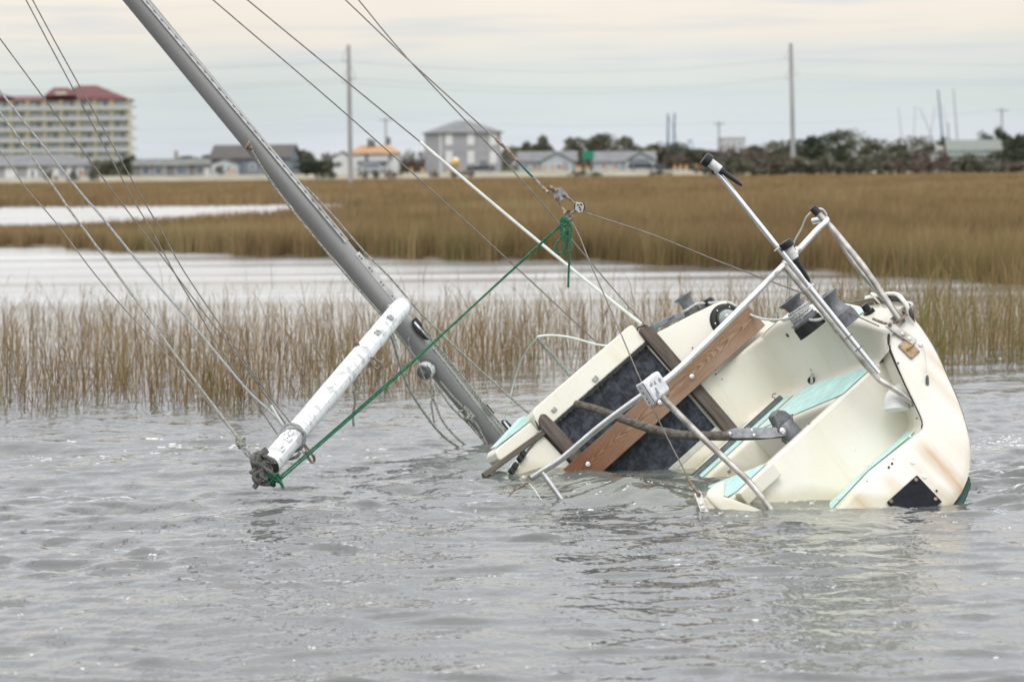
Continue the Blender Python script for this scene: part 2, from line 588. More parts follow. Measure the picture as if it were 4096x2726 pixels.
# ------------------------------------------------------------------ foam flecks drifting on the chop
def foam():
    mb = MB()
    r = random.Random(5)
    spots = []
    for _ in range(260):
        y = 9.6 + 11 * r.random() ** 1.4
        spots.append((r.uniform(-.19, .19) * y, y, r.uniform(.003, .010)))
    for _ in range(60):                                  # a drift line from the boom end to the left, and one off the stern
        t = r.random()
        q = gnd(60 + 1500 * t, 1800 + 40 * math.sin(9 * t) + r.gauss(0, 22))
        spots.append((q[0], q[1], r.uniform(.006, .02)))
    for _ in range(60):
        q = gnd(r.uniform(3880, 4090), r.gauss(1775, 14)); spots.append((q[0], q[1], r.uniform(.005, .014)))
    for _ in range(45):                                  # slop round the sunk cockpit
        q = gnd(r.uniform(2250, 3300), r.gauss(1985, 35)); spots.append((q[0], q[1], r.uniform(.005, .014)))
    for (xa, ya, xb, yb, n_) in ((2060, 1912, 2250, 1915, 12), (2250, 1918, 2620, 1935, 30), (2640, 1945, 2800, 1960, 16), (3050, 2000, 3340, 2008, 16), (3340, 2008, 3830, 2012, 26), (2780, 2040, 3000, 2040, 12)):
        for _ in range(n_):              # lapping along the hull
            t = r.random(); q = gnd(xa + (xb - xa) * t + r.gauss(0, 6), ya + (yb - ya) * t + abs(r.gauss(0, 8)))
            spots.append((q[0], q[1], r.uniform(.003, .009)))
    for x, y, s in spots:
        z = float(sea(x, y))
        for _k in range(r.randint(1, 4)):
            cx, cy = x + r.gauss(0, s * 1.2), y + r.gauss(0, s * 1.6)
            k = 7; a0 = r.random() * 6
            rad = [s * r.uniform(.45, 1.1) for _ in range(k)]
            zz_ = float(sea(cx, cy))
            vs_ = [(cx, cy, zz_ + s * .16)]
            vs_ += [(cx + rad[i] * .55 * math.cos(a0 + i * 6.283 / k), cy + rad[i] * .55 * math.sin(a0 + i * 6.283 / k), zz_ + s * .12) for i in range(k)]
            vs_ += [(cx + rad[i] * math.cos(a0 + i * 6.283 / k), cy + rad[i] * math.sin(a0 + i * 6.283 / k), zz_ - .003) for i in range(k)]
            fs_ = [(0, 1 + i, 1 + (i + 1) % k) for i in range(k)]
            fs_ += [(1 + i, 1 + k + i, 1 + k + (i + 1) % k, 1 + (i + 1) % k) for i in range(k)]
            mb.add(vs_, fs_)
    return mb


M_foam = mat('foam', (.82, .83, .82), .6, var=.08, vscale=60, bump=.5, bscale=220)
tag(foam().build('foam', M_foam, smooth=80), 'small white foam flecks drifting on the grey water', 'foam', kind='stuff')

# ------------------------------------------------------------------ marsh
def front_edge(x):                       # front edge of the big grass island
    return np.interp(x, [-40, -16, -10.7, -6, -2.5, 1.9, 4.2, 6.5, 9, 20], [92, 72, 66, 58.5, 54.5, 50.7, 45.5, 40.5, 38, 36])


def edge_wiggle(x):
    return 1.3 * np.sin(x * 1.7) + .8 * np.sin(x * 4.3 + 1) + .5 * np.sin(x * 9.1 + 2)


def on_marsh(x, y):
    """1 where grass stands on the island and the far marsh"""
    fe = front_edge(x) + edge_wiggle(x) * .5
    a = y > fe
    x, y = x + .25 * np.sin(y * 3.1), y + rng.normal(0, 1.6, np.shape(y)) * (y > 75)
    # channel that cuts in from the left behind the island
    tip = -.043 * y + 1.5 * np.sin(y * .25)
    c0 = np.interp(x, [-16, -9, -5.5], [80, 92, 112]) + 1.2 * np.sin(x * .5)
    c1 = 139 + 2.0 * np.sin(x * .21 + 1)
    chan = (y > c0) & (y < c1) & (x < tip)
    return a & ~chan & (y < 443)


def marsh_ground():
    mb = MB()
    xs = np.linspace(-75, 75, 120)
    for x0, x1 in zip(xs[:-1], xs[1:]):
        for (sa, sb) in (('f', 100), (139, 443)) if (x0 < -5.5) else (('f', 443),):
            ya = [float(front_edge(x) + edge_wiggle(x) * .5) for x in (x0, x1)] if sa == 'f' else [139 + 2 * math.sin(x * .21 + 1) for x in (x0, x1)]
            yb = [float(np.interp(x, [-16, -9, -5.5], [80, 92, 112])) + 1.2 * math.sin(x * .5) for x in (x0, x1)] if sb == 100 else [443, 443]
            if yb[0] <= ya[0] + .5:
                continue
            mb.add([(x0, ya[0], -.05), (x1, ya[1], -.05), (x1, ya[1] + .4, .03), (x0, ya[0] + .4, .03), (x1, yb[1] - .3, .05), (x0, yb[0] - .3, .05), (x1, yb[1], -.05), (x0, yb[0], -.05)],
                   [(0, 1, 2, 3), (3, 2, 4, 5), (5, 4, 6, 7)])
    return mb


M_mud = mat('marsh_mud', (.13, .098, .06), .9, var=.3, vscale=.7, bump=.5, bscale=6)
tag(marsh_ground().build('marsh_ground', M_mud, smooth=0), kind='structure')


def blades(name, P, Hh, W, lean, tint, material, label, cat):
    """P base points; each blade a bent tapering strip of two quads and a tip"""
    N = len(P)
    ang = rng.uniform(0, 2 * np.pi, N)
    side_ = np.stack([np.cos(ang), np.sin(ang) * .5, np.zeros(N)], 1) * W[:, None]
    up_ = np.array([0, 0, 1.0])
    mid = P + lean * .30 + up_ * (Hh * .5)[:, None]
    top = P + lean + up_ * (Hh * .97)[:, None]
    v = np.stack([P - side_, P + side_, mid - side_ * .8, mid + side_ * .8, top], 1).reshape(-1, 3)
    b = np.arange(N) * 5
    lp = np.stack([b, b + 1, b + 3, b + 2, b + 2, b + 3, b + 4], 1).ravel()
    tot = np.tile([4, 3], N).astype(np.int32)
    t = np.repeat(tint, 5)
    me_ = raw_mesh(name, v, lp, tot, t)
    return tag(link(name, me_, material), label, cat, kind='stuff')


M_grass = tint_mat('marsh_grass', [(0, (.12, .077, .038)), (.35, (.205, .137, .066)), (.7, (.285, .20, .10)), (.9, (.37, .275, .145)), (1, (.18, .175, .055))])


def island_points(y0, y1, dens, xspread):
    out_ = []
    n_ = int(dens * (y1 - y0) * (xspread(y0) + xspread(y1)))
    y = rng.uniform(y0, y1, n_)
    x = rng.uniform(-1, 1, n_) * np.interp(y, [y0, y1], [xspread(y0), xspread(y1)])
    k = on_marsh(x, y)
    return x[k], y[k]


sp = lambda y: y * .212 + 5
gxs, gys = [], []
for y0, y1, d in ((34, 60, 160), (60, 80, 92), (80, 110, 46), (110, 170, 18), (170, 260, 7.4), (260, 443, 3.2)):
    a, b = island_points(y0, y1, d, sp)
    gxs.append(a); gys.append(b)
# extra thick front rim
xr = rng.uniform(-20, 16, 30000); yr = front_edge(xr) + edge_wiggle(xr) * .5 + np.abs(rng.normal(0, .7, 30000)) - .15
gxs.append(xr); gys.append(yr)
gx_, gy_ = np.concatenate(gxs), np.concatenate(gys)
N = len(gx_)
patch = np.sin(gx_ * .23 + gy_ * .05) * np.sin(gy_ * .12 + 1) + .5 * np.sin(gx_ * .71 + 2) * np.sin(gy_ * .31)
def cellrand(x_, y_, sx, sy, seed):
    a_ = np.floor(x_ / sx + .5 * np.sin(y_ / sy)) * 127.1 + np.floor(y_ / sy + .4 * np.sin(x_ / sx * 1.3)) * 311.7 + seed
    return np.mod(np.abs(np.sin(a_) * 43758.5453), 1.0)


cr1 = cellrand(gx_, gy_, .9, 3.0, 1.0); cr2 = cellrand(gx_, gy_, 3.2, 9.0, 5.0); cr3 = cellrand(gx_, gy_, .45, 1.4, 9.0)
Hh = (.78 + .26 * cr1 + .12 * cr2 + .10 * cr3) * np.interp(gy_, [40, 60, 140, 300, 430], [.52, .55, .48, .30, .16]) * (1 + .16 * patch + rng.normal(0, .14, N)) * (1.0 + 0 * patch) * np.interp(gx_, [-14, -7, 0], [.45, .7, 1]) ** (gy_ < 105)
W = np.interp(gy_, [35, 60, 110, 430], [.0055, .008, .018, .09]) * rng.uniform(.7, 1.3, N)
lean = np.stack([rng.normal(.05, .11, N), rng.normal(0, .08, N), np.zeros(N)], 1) * Hh[:, None]
fedge = np.clip(1 - (gy_ - front_edge(gx_)) / 2.2, 0, 1)
blot = np.sin(gx_ * .5 + 2 * np.sin(gy_ * .13)) * np.sin(gy_ * .19 + 1.5 * np.sin(gx_ * .33)) + .7 * np.sin(gx_ * 1.4 + gy_ * .6) * np.sin(gy_ * .45 - gx_ * .8)
tint = np.clip(.50 + .13 * patch + .08 * blot + .26 * (cr1 - .5) + .22 * (cr2 - .5) + .16 * (cr3 - .5) + rng.normal(0, .15, N), 0, .93)
gr = (rng.random(N) < .05 + .07 * np.clip(blot, 0, 1) + .18 * fedge * (gx_ > -3)) & (gy_ < 120)
tint[gr] = 1.0
blades('marsh_grass', np.stack([gx_, gy_, np.zeros(N)], 1), np.clip(Hh, .15, 1.0), W, lean, tint, M_grass,
       'brown marsh grass covering the flat land behind the open water', 'grass')

# ------------------------------------------------------------------ the reed bed just behind the wreck
M_reed = tint_mat('reeds', [(0, (.06, .036, .018)), (.3, (.12, .073, .034)), (.6, (.20, .128, .06)), (.85, (.33, .225, .11)), (.93, (.38, .27, .14)), (1, (.16, .15, .035))])


def reed_front(x):
    return np.interp(x, [-6, -2.9, -1.8, -1.0, .4, 2.4, 3.6, 6], [19.0, 19.5, 20.4, 21.6, 22.1, 22.6, 23.0, 24.0]) + .45 * np.sin(x * 1.7 + .5) + .35 * np.sin(x * 3.9) + .2 * np.sin(x * 8.7 + 1)


def reeds():
    n_ = 72000
    y = 18.5 + 26 * rng.random(n_) ** 1.15
    x = rng.uniform(-1, 1, n_) * (y * .208 + 1.6)
    fe = reed_front(x)
    d = y - fe
    # clumps: stems stand in tufts
    cl = np.sin(x * 2.9 + 1.3 * np.sin(y * 1.1)) * np.sin(y * 2.1 + 1.7 * np.sin(x * .9)) + .6 * np.sin(x * 6.1 + y * 4.7)
    right = np.clip((x - 1.0) / 2.2, 0, 1) * (y < 33)
    dens = np.clip(.36 + .40 * cl, .03, 1) * np.maximum(np.clip(1.15 - d / np.interp(x, [-4, 0, 2.5], [17, 12, 8]), 0, 1), .05 * (d < 21)) * (1 + 1.1 * right)
    ca = np.mod(np.abs(np.sin(np.floor(x / .42 + .5 * np.sin(y)) * 127.1 + np.floor(y / .8 + .4 * np.sin(x * 2)) * 311.7) * 43758.5453), 1.0)
    dens *= np.where(d < 2.0, 1.25, 1.0) * (1 + .5 * right) * (.25 + 1.5 * ca)
    cah = .82 + .36 * np.mod(ca * 7.3, 1.0)
    k = (d > 0) & (rng.random(n_) < dens)
    x, y, d, right, ca, cah = x[k], y[k], d[k], right[k], ca[k], cah[k]
    n_ = len(x)
    hh = rng.normal(.50, .13, n_) + .06 * np.sin(x * 1.1) * np.sin(y * .8)
    hh *= np.where(d < 1.0, .80, 1.0) * (1 + .28 * right)
    hh *= cah
    wisp = rng.random(n_) < .10
    hh *= np.where(wisp, 1.08, np.interp(d, [0, 3, 8, 15], [1, 1, .74, .6]))
    low_ = rng.random(n_) < .14
    hh[low_] *= rng.uniform(.2, .5, low_.sum())
    hh = np.clip(hh, .08, .85)
    ln = np.stack([rng.normal(.03, .17, n_), rng.normal(0, .15, n_), np.zeros(n_)], 1) * hh[:, None]
    flop = rng.random(n_) < np.where(d < 1.2, .22, .08)
    ln[flop] *= 4.5
    hh[flop] *= .55
    ww = rng.uniform(.0014, .0034, n_)
    tt_ = np.clip(rng.normal(.50, .17, n_) + .22 * np.mod(ca * 3.7, 1.0) - .05 * np.clip(1.5 - d, 0, 1.5) + .12 * right, 0, .92)
    g_ = rng.random(n_) < (.04 + .10 * (d < 1.5) + .34 * right)
    tt_[g_] = 1.0
    P = np.stack([x, y, np.full(n_, -.06)], 1)
    # side leaves
    m_ = rng.integers(0, n_, int(n_ * 1.7))
    hb = rng.uniform(.1, .75, len(m_))
    PL = P[m_] + ln[m_] * (hb * .75)[:, None] + np.array([0, 0, 1.0]) * (hh[m_] * hb)[:, None]
    HL = hh[m_] * rng.uniform(.2, .45, len(m_))
    LL = np.stack([rng.normal(0, .5, len(m_)), rng.normal(0, .4, len(m_)), np.zeros(len(m_))], 1) * HL[:, None]
    TL = np.clip(tt_[m_] + rng.normal(.05, .1, len(m_)), 0, 1)
    blades('reeds', np.concatenate([P, PL]), np.concatenate([hh, HL]), np.concatenate([ww, rng.uniform(.0013, .0032, len(m_))]),
           np.concatenate([ln, LL]), np.concatenate([tt_, TL]), M_reed,
           'sparse dry brown reeds standing in the shallow water behind the wreck', 'reeds')


reeds()

# ------------------------------------------------------------------ road on the far shore, with its verge
M_road = mat('asphalt', (.30, .295, .285), .9, var=.12, vscale=.4, bump=.3, bscale=6)
M_verge = mat('verge', (.30, .265, .20), .95, var=.25, vscale=.25, col2=(.27, .26, .18))
rows = []
for y, z in ((443.5, -.08), (448, .22), (452.5, .70), (455, .81)):
    rows.append([(x, y, z + .02 * math.sin(x * .3)) for x in np.linspace(-160, 74, 90)])
tag(MB().grid(rows).build('verge', M_verge, smooth=0), kind='structure')
tag(MB().add([(-160, 455, .82), (75, 455, .82), (75, 468, .87), (-160, 468, .87)], [(0, 1, 2, 3)]).build('road', M_road, smooth=0), kind='structure')
tag(MB().add([(-160, 461.3, .85), (75, 461.3, .85), (75, 461.6, .851), (-160, 461.6, .851)], [(0, 1, 2, 3)]).build('road_marking', mat('yellow_paint', (.5, .36, .06), .7), smooth=0), kind='structure')
# ================================================================== THE SAILBOAT
boat = empty('sailboat')
tag(boat, 'wrecked cream fibreglass sailboat lying heeled over half sunk with mast leaning', 'sailboat')


# ---- materials
def gel_mat(name, base, streaks=(), grime=.5):
    mt, n, l, p = new_mat(name)
    tc = n.new('ShaderNodeTexCoord')
    def noise(scale, det=5, st=(1, 1, 1)):
        mp = n.new('ShaderNodeMapping'); mp.inputs['Scale'].default_value = st
        l.new(tc.outputs['Object'], mp.inputs[0])
        z = n.new('ShaderNodeTexNoise'); z.inputs['Scale'].default_value = scale; z.inputs['Detail'].default_value = det
        l.new(mp.outputs[0], z.inputs['Vector'])
        return z.outputs[0]
    def mth(op, a, b=0.0, clamp=False):
        k = n.new('ShaderNodeMath'); k.operation = op; k.use_clamp = clamp
        for i, v in enumerate((a, b)):
            if isinstance(v, (int, float)): k.inputs[i].default_value = v
            else: l.new(v, k.inputs[i])
        return k.outputs[0]
    def mixc(fac, a, b):
        k = n.new('ShaderNodeMix'); k.data_type = 'RGBA'
        l.new(fac, k.inputs[0])
        for i, v in ((6, a), (7, b)):
            if isinstance(v, tuple): k.inputs[i].default_value = (*v, 1)
            else: l.new(v, k.inputs[i])
        return k.outputs[2]
    c = mixc(mth('MULTIPLY', mth('SUBTRACT', noise(3.5), .42, True), 2.2 * grime * 2, True), base, tuple(x * y for x, y in zip(base, (.95, .92, .83))))
    # specks of dirt
    spk = mth('MULTIPLY', mth('SUBTRACT', noise(75, 2), .72, True), 9, True)
    c = mixc(mth('MULTIPLY', spk, .7), c, (.22, .17, .11))
    # faint streaks where water ran down the boat
    run = mth('MULTIPLY', mth('SUBTRACT', noise(1.0, 4, (9, 9, 1.1)), .56, True), 2.4, True)
    c = mixc(mth('MULTIPLY', run, .55), c, (.60, .50, .30))
    if streaks:
        sp_ = n.new('ShaderNodeSeparateXYZ'); l.new(tc.outputs['Object'], sp_.inputs[0])
        s_out = mth('MULTIPLY', sp_.outputs[1], -1.0)
        nz_ = noise(1.0, 4, (20, 26, 2.0))
        for sc, w, u0, u1, k_, col_ in streaks:
            d = mth('SUBTRACT', 1.0, mth('DIVIDE', mth('ABSOLUTE', mth('SUBTRACT', s_out, sc)), w), True)
            g = n.new('ShaderNodeMapRange'); g.interpolation_type = 'SMOOTHSTEP'
            l.new(sp_.outputs[2], g.inputs[0]); g.inputs[1].default_value = u0; g.inputs[2].default_value = u1
            g.inputs[3].default_value = 0; g.inputs[4].default_value = 1
            fac = mth('MULTIPLY', mth('MULTIPLY', mth('MULTIPLY', d, g.outputs[0]), mth('MULTIPLY', nz_, 1.9)), k_, True)
            c = mixc(fac, c, col_)
    # wet, slimy band just above the water
    ge = n.new('ShaderNodeNewGeometry'); sg_p = n.new('ShaderNodeSeparateXYZ'); l.new(ge.outputs['Position'], sg_p.inputs[0])
    wb = n.new('ShaderNodeMapRange'); wb.interpolation_type = 'SMOOTHSTEP'
    l.new(mth('ADD', sg_p.outputs[2], mth('MULTIPLY', mth('SUBTRACT', noise(7), .5), .10)), wb.inputs[0])
    wb.inputs[1].default_value = .085; wb.inputs[2].default_value = .02; wb.inputs[3].default_value = 0; wb.inputs[4].default_value = .55
    c = mixc(wb.outputs[0], c, (.50, .46, .30))
    # chalky scuffs
    sc_ = mth('MULTIPLY', mth('SUBTRACT', noise(1.0, 6, (5, 30, 4)), .60, True), 3.0, True)
    c = mixc(mth('MULTIPLY', sc_, .5), c, (.62, .60, .54))
    l.new(c, p.inputs['Base Color'])
    p.inputs['Roughness'].default_value = .34
    p.inputs['Coat Weight'].default_value = .15
    b_ = n.new('ShaderNodeBump'); b_.inputs['Strength'].default_value = .06; b_.inputs['Distance'].default_value = .02
    l.new(noise(9, 3), b_.inputs['Height']); l.new(b_.outputs[0], p.inputs['Normal'])
    return mt


CREAM = (.80, .778, .69)
M_gel = gel_mat('gelcoat', CREAM)
M_hull = gel_mat('hull_gelcoat', (.82, .82, .79))
RUST = (.50, .27, .09)
M_tran = gel_mat('transom_gelcoat', (.83, .815, .755), [
    (.27, .06, -.33, -.47, .62, RUST), (.17, .045, -.36, -.5, .34, RUST), (-.17, .05, -.30, -.36, .6, RUST), (.02, .05, -.34, -.42, .35, RUST),
    (.64, .03, -.02, -.10, .35, RUST), (.56, .04, -.09, -.16, .22, RUST), (.40, .10, -.42, -.6, .22, RUST)], grime=.4)
M_aqua = mat('nonskid_aqua', (.48, .74, .70), .75, var=.08, vscale=14, bump=.35, bscale=260, col2=(.56, .80, .76))
M_keel = mat('bottom_paint', (.012, .055, .045), .5, var=.4, vscale=9, bump=.2)


def wood_mat(name, c1, c2, kind='grain', rough=.7):
    mt, n, l, p = new_mat(name)
    tc = n.new('ShaderNodeTexCoord')
    sp_ = n.new('ShaderNodeSeparateXYZ'); l.new(tc.outputs['Object'], sp_.inputs[0])
    def mth(op, a, b=0.0):
        k = n.new('ShaderNodeMath'); k.operation = op
        for i, v in enumerate((a, b)):
            if isinstance(v, (int, float)): k.inputs[i].default_value = v
            else: l.new(v, k.inputs[i])
        return k.outputs[0]
    def noise(scale, st, det=4):
        mp = n.new('ShaderNodeMapping'); mp.inputs['Scale'].default_value = st
        l.new(tc.outputs['Object'], mp.inputs[0])
        z = n.new('ShaderNodeTexNoise'); z.inputs['Scale'].default_value = scale; z.inputs['Detail'].default_value = det
        l.new(mp.outputs[0], z.inputs['Vector'])
        return z.outputs[0]
    if kind == 'plank':            # flat-sawn board: nested arches along the board
        v = mth('DIVIDE', mth('SUBTRACT', sp_.outputs[2], .402), .075)
        arch = mth('ADD', mth('MULTIPLY', mth('MULTIPLY', v, v), 1.25), mth('ABSOLUTE', mth('MULTIPLY', mth('ADD', sp_.outputs[1], .12), 1.3)))
        arch = mth('ADD', arch, mth('MULTIPLY', noise(1.0, (3, 2.5, 12)), .7))
        band = mth('FRACT', mth('MULTIPLY', arch, 9.5))
        band = mth('POWER', band, 1.6)
        fib = noise(1.0, (30, 8, 240))
        fac = mth('ADD', mth('MULTIPLY', band, .55), mth('MULTIPLY', fib, .62))
    else:
        fac = noise(1.0, kind, 6)
    rp = n.new('ShaderNodeValToRGB')
    rp.color_ramp.elements[0].position = .25; rp.color_ramp.elements[1].position = .8
    rp.color_ramp.elements[0].color = (*c1, 1); rp.color_ramp.elements[1].color = (*c2, 1)
    l.new(fac, rp.inputs[0])
    big = noise(2.2, (1, 1, 1), 3)
    mx = n.new('ShaderNodeMix'); mx.data_type = 'RGBA'; mx.blend_type = 'MULTIPLY'; mx.inputs[0].default_value = .55
    l.new(rp.outputs[0], mx.inputs[6])
    cb = n.new('ShaderNodeCombineColor')
    for i in range(3): l.new(mth('ADD', mth('MULTIPLY', big, .9), .5), cb.inputs[i])
    l.new(cb.outputs[0], mx.inputs[7])
    res = mx.outputs[2]
    if kind == 'plank':            # the lower half is soaked and darker, the upper half silvered
        wet = n.new('ShaderNodeMapRange'); wet.interpolation_type = 'SMOOTHSTEP'
        l.new(mth('ADD', mth('MULTIPLY', sp_.outputs[1], 1.0), mth('MULTIPLY', noise(5.0, (1, 1, 1), 3), .35)), wet.inputs[0])
        wet.inputs[1].default_value = .0; wet.inputs[2].default_value = .62
        m2 = n.new('ShaderNodeMix'); m2.data_type = 'RGBA'; m2.blend_type = 'MULTIPLY'
        l.new(wet.outputs[0], m2.inputs[0]); l.new(res, m2.inputs[6]); m2.inputs[7].default_value = (.70, .52, .42, 1)
        res = m2.outputs[2]
        m3 = n.new('ShaderNodeMix'); m3.data_type = 'RGBA'
        gsp = mth('MULTIPLY', mth('SUBTRACT', noise(1.0, (6, 3, 9), 5), .45), 1.5)
        k3 = n.new('ShaderNodeMath'); k3.operation = 'MULTIPLY'; k3.use_clamp = True
        l.new(gsp, k3.inputs[0]); l.new(mth('SUBTRACT', 1.0, wet.outputs[0]), k3.inputs[1])
        l.new(k3.outputs[0], m3.inputs[0]); l.new(res, m3.inputs[6]); m3.inputs[7].default_value = (.36, .30, .25, 1)
        res = m3.outputs[2]
    l.new(res, p.inputs['Base Color'])
    p.inputs['Roughness'].default_value = rough
    p.inputs['Specular IOR Level'].default_value = .25
    b_ = n.new('ShaderNodeBump'); b_.inputs['Strength'].default_value = .3; b_.inputs['Distance'].default_value = .004
    l.new(fac, b_.inputs['Height']); l.new(b_.outputs[0], p.inputs['Normal'])
    return mt


def worn_mat(name, c1, c2):
    mt, n, l, p = new_mat(name)
    tc = n.new('ShaderNodeTexCoord')
    mp = n.new('ShaderNodeMapping'); mp.inputs['Scale'].default_value = (1, 1, 1)
    l.new(tc.outputs['Object'], mp.inputs[0])
    z = n.new('ShaderNodeTexNoise'); z.inputs['Scale'].default_value = 13; z.inputs['Detail'].default_value = 8; z.inputs['Roughness'].default_value = .65
    l.new(mp.outputs[0], z.inputs['Vector'])
    rp = n.new('ShaderNodeValToRGB'); e = rp.color_ramp.elements
    e[0].position, e[0].color = .53, (*c1, 1); e[1].position, e[1].color = .58, (*c2, 1)
    x = e.new(.40); x.color = (*[min(1, c * 1.04) for c in c1], 1)
    l.new(z.outputs[0], rp.inputs[0]); l.new(rp.outputs[0], p.inputs['Base Color'])
    p.inputs['Roughness'].default_value = .5
    b_ = n.new('ShaderNodeBump'); b_.inputs['Strength'].default_value = .25; b_.inputs['Distance'].default_value = .004
    l.new(z.outputs[0], b_.inputs['Height']); l.new(b_.outputs[0], p.inputs['Normal'])
    return mt


M_plank = wood_mat('pine_board', (.34, .22, .145), (.15, .080, .048), 'plank')
M_teak = wood_mat('grey_teak', (.055, .042, .036), (.21, .175, .15), (40, 40, 3))
M_teakh = wood_mat('grey_teak_trim', (.05, .045, .035), (.22, .195, .155), (14, 5, 60))
M_till = wood_mat('tiller_wood', (.030, .027, .025), (.20, .175, .145), (4, 60, 60))
M_alu = mat('mast_alloy', (.31, .31, .305), .5, .3, var=.12, vscale=3, bump=.06, bscale=60, stretch=(1, 1, .3))
M_alul = mat('track_alloy', (.50, .50, .49), .45, .5, var=.15, vscale=20)
M_chrome = mat('stainless', (.72, .71, .70), .22, .95, var=.07, vscale=26, col2=(.78, .78, .78))
M_rustub = mat('dull_stainless', (.40, .37, .33), .38, .75, var=.25, vscale=16, col2=(.58, .56, .53))
M_boomw = worn_mat('boom_paint', (.74, .76, .765), (.46, .47, .47))
M_gray = mat('cast_grey', (.17, .18, .19), .5, .5, var=.3, vscale=25, bump=.2, bscale=80)
M_grayl = mat('cast_light', (.34, .35, .36), .5, .5, var=.3, vscale=25, bump=.2, bscale=80)
M_dark = mat('black_plastic', (.012, .012, .013), .4, var=.3, vscale=30)
M_rubber = mat('dark_rubber', (.03, .03, .028), .8, var=.4, vscale=60, bump=.5, bscale=120)
M_rust = mat('rusty_steel', (.16, .10, .06), .6, .5, var=.45, vscale=50, col2=(.30, .24, .19), bump=.3, bscale=120)
M_wire = mat('stay_wire', (.20, .18, .16), .5, .6, var=.25, vscale=30)
M_white = mat('white_plastic', (.80, .80, .79), .4, var=.06, vscale=12)
M_vinyl = mat('white_vinyl', (.74, .75, .70), .55, var=.12, vscale=20)
M_vinylg = mat('green_vinyl', (.50, .55, .46), .6, var=.2, vscale=20)
M_ropeg = mat('grey_rope', (.16, .165, .14), .9, var=.5, vscale=110, col2=(.36, .36, .32), bump=.8, bscale=200)
M_roped = mat('wet_rope', (.075, .078, .07), .8, var=.4, vscale=110, col2=(.16, .16, .145), bump=.8, bscale=200)
M_ropel = mat('pale_rope', (.24, .25, .25), .9, var=.35, vscale=120, col2=(.40, .41, .41), bump=.8, bscale=220)
M_green = mat('green_rope', (.012, .095, .05), .75, var=.4, vscale=80, col2=(.03, .17, .09), bump=.6, bscale=200)
M_brass = mat('bronze_plate', (.42, .30, .18), .5, .4, var=.2, vscale=30, bump=.1)


def braid_mat():
    mt, n, l, p = new_mat('white_blue_rope')
    tc = n.new('ShaderNodeTexCoord')
    vo = n.new('ShaderNodeTexVoronoi'); vo.inputs['Scale'].default_value = 85
    l.new(tc.outputs['Object'], vo.inputs['Vector'])
    rp = n.new('ShaderNodeValToRGB')
    rp.color_ramp.elements[0].position = .24; rp.color_ramp.elements[1].position = .30
    rp.color_ramp.elements[0].color = (.05, .10, .26, 1); rp.color_ramp.elements[1].color = (.60, .61, .58, 1)
    l.new(vo.outputs['Distance'], rp.inputs[0]); l.new(rp.outputs[0], p.inputs['Base Color'])
    b_ = n.new('ShaderNodeBump'); b_.inputs['Strength'].default_value = .7; b_.inputs['Distance'].default_value = .004
    l.new(vo.outputs['Distance'], b_.inputs['Height']); l.new(b_.outputs[0], p.inputs['Normal'])
    p.inputs['Roughness'].default_value = .85
    return mt


M_braid = braid_mat()


def panel_mat():
    mt, n, l, p = new_mat('peeling_navy')
    tc = n.new('ShaderNodeTexCoord')
    n1 = n.new('ShaderNodeTexNoise'); n1.inputs['Scale'].default_value = 24; n1.inputs['Detail'].default_value = 3; n1.inputs['Distortion'].default_value = .5
    n2 = n.new('ShaderNodeTexNoise'); n2.inputs['Scale'].default_value = 34; n2.inputs['Detail'].default_value = 2; n2.inputs['Distortion'].default_value = .6
    for z in (n1, n2): l.new(tc.outputs['Object'], z.inputs['Vector'])
    rp = n.new('ShaderNodeValToRGB'); rp.color_ramp.interpolation = 'LINEAR'
    e = rp.color_ramp.elements
    e[0].position, e[0].color = .43, (.022, .025, .031, 1)
    e[1].position, e[1].color = .45, (.036, .042, .055, 1)
    x = e.new(.555); x.color = (.042, .049, .064, 1)
    x = e.new(.60); x.color = (.060, .069, .085, 1)
    l.new(n1.outputs[0], rp.inputs[0])
    rp2 = n.new('ShaderNodeValToRGB')
    rp2.color_ramp.elements[0].position = .60; rp2.color_ramp.elements[1].position = .63
    l.new(n2.outputs[0], rp2.inputs[0])
    mx = n.new('ShaderNodeMix'); mx.data_type = 'RGBA'; mx.blend_type = 'MIX'
    l.new(rp2.outputs[0], mx.inputs[0]); l.new(rp.outputs[0], mx.inputs[6]); mx.inputs[7].default_value = (.026, .029, .036, 1)
    l.new(mx.outputs[2], p.inputs['Base Color'])
    p.inputs['Specular IOR Level'].default_value = .2
    p.inputs['Roughness'].default_value = .6
    b_ = n.new('ShaderNodeBump'); b_.inputs['Strength'].default_value = .25; b_.inputs['Distance'].default_value = .004
    l.new(n1.outputs[0], b_.inputs['Height']); l.new(b_.outputs[0], p.inputs['Normal'])
    return mt


M_panel = panel_mat()


# ---- outline functions in the boat's frame
def ip(x, xs, ys):
    return float(np.interp(x, xs, ys))


def gs(f): return ip(f, [-.26, .3, .9, 1.6, 2.4, 3.4, 4.4, 5.0, 5.35], [.735, .88, .99, 1.10, 1.12, .98, .62, .28, .015])
def gu(f): return ip(f, [-.26, .3, 1, 1.6, 3, 5.3], [.155, .185, .22, .245, .32, .44])
def kd(f): return ip(f, [-.36, .5, 2, 3.4, 4.6, 5.35], [-.70, -.80, -.88, -.80, -.45, .25])
def sb(f): return ip(f, [-.21, 0, 1.46, 1.62], [.503, .545, .725, .745])
def ut(f): return ip(f, [-.21, -.1, .03, .18, .4, .63, 1.1, 1.35, 1.62], [.10, .145, .19, .24, .30, .345, .355, .325, .28])


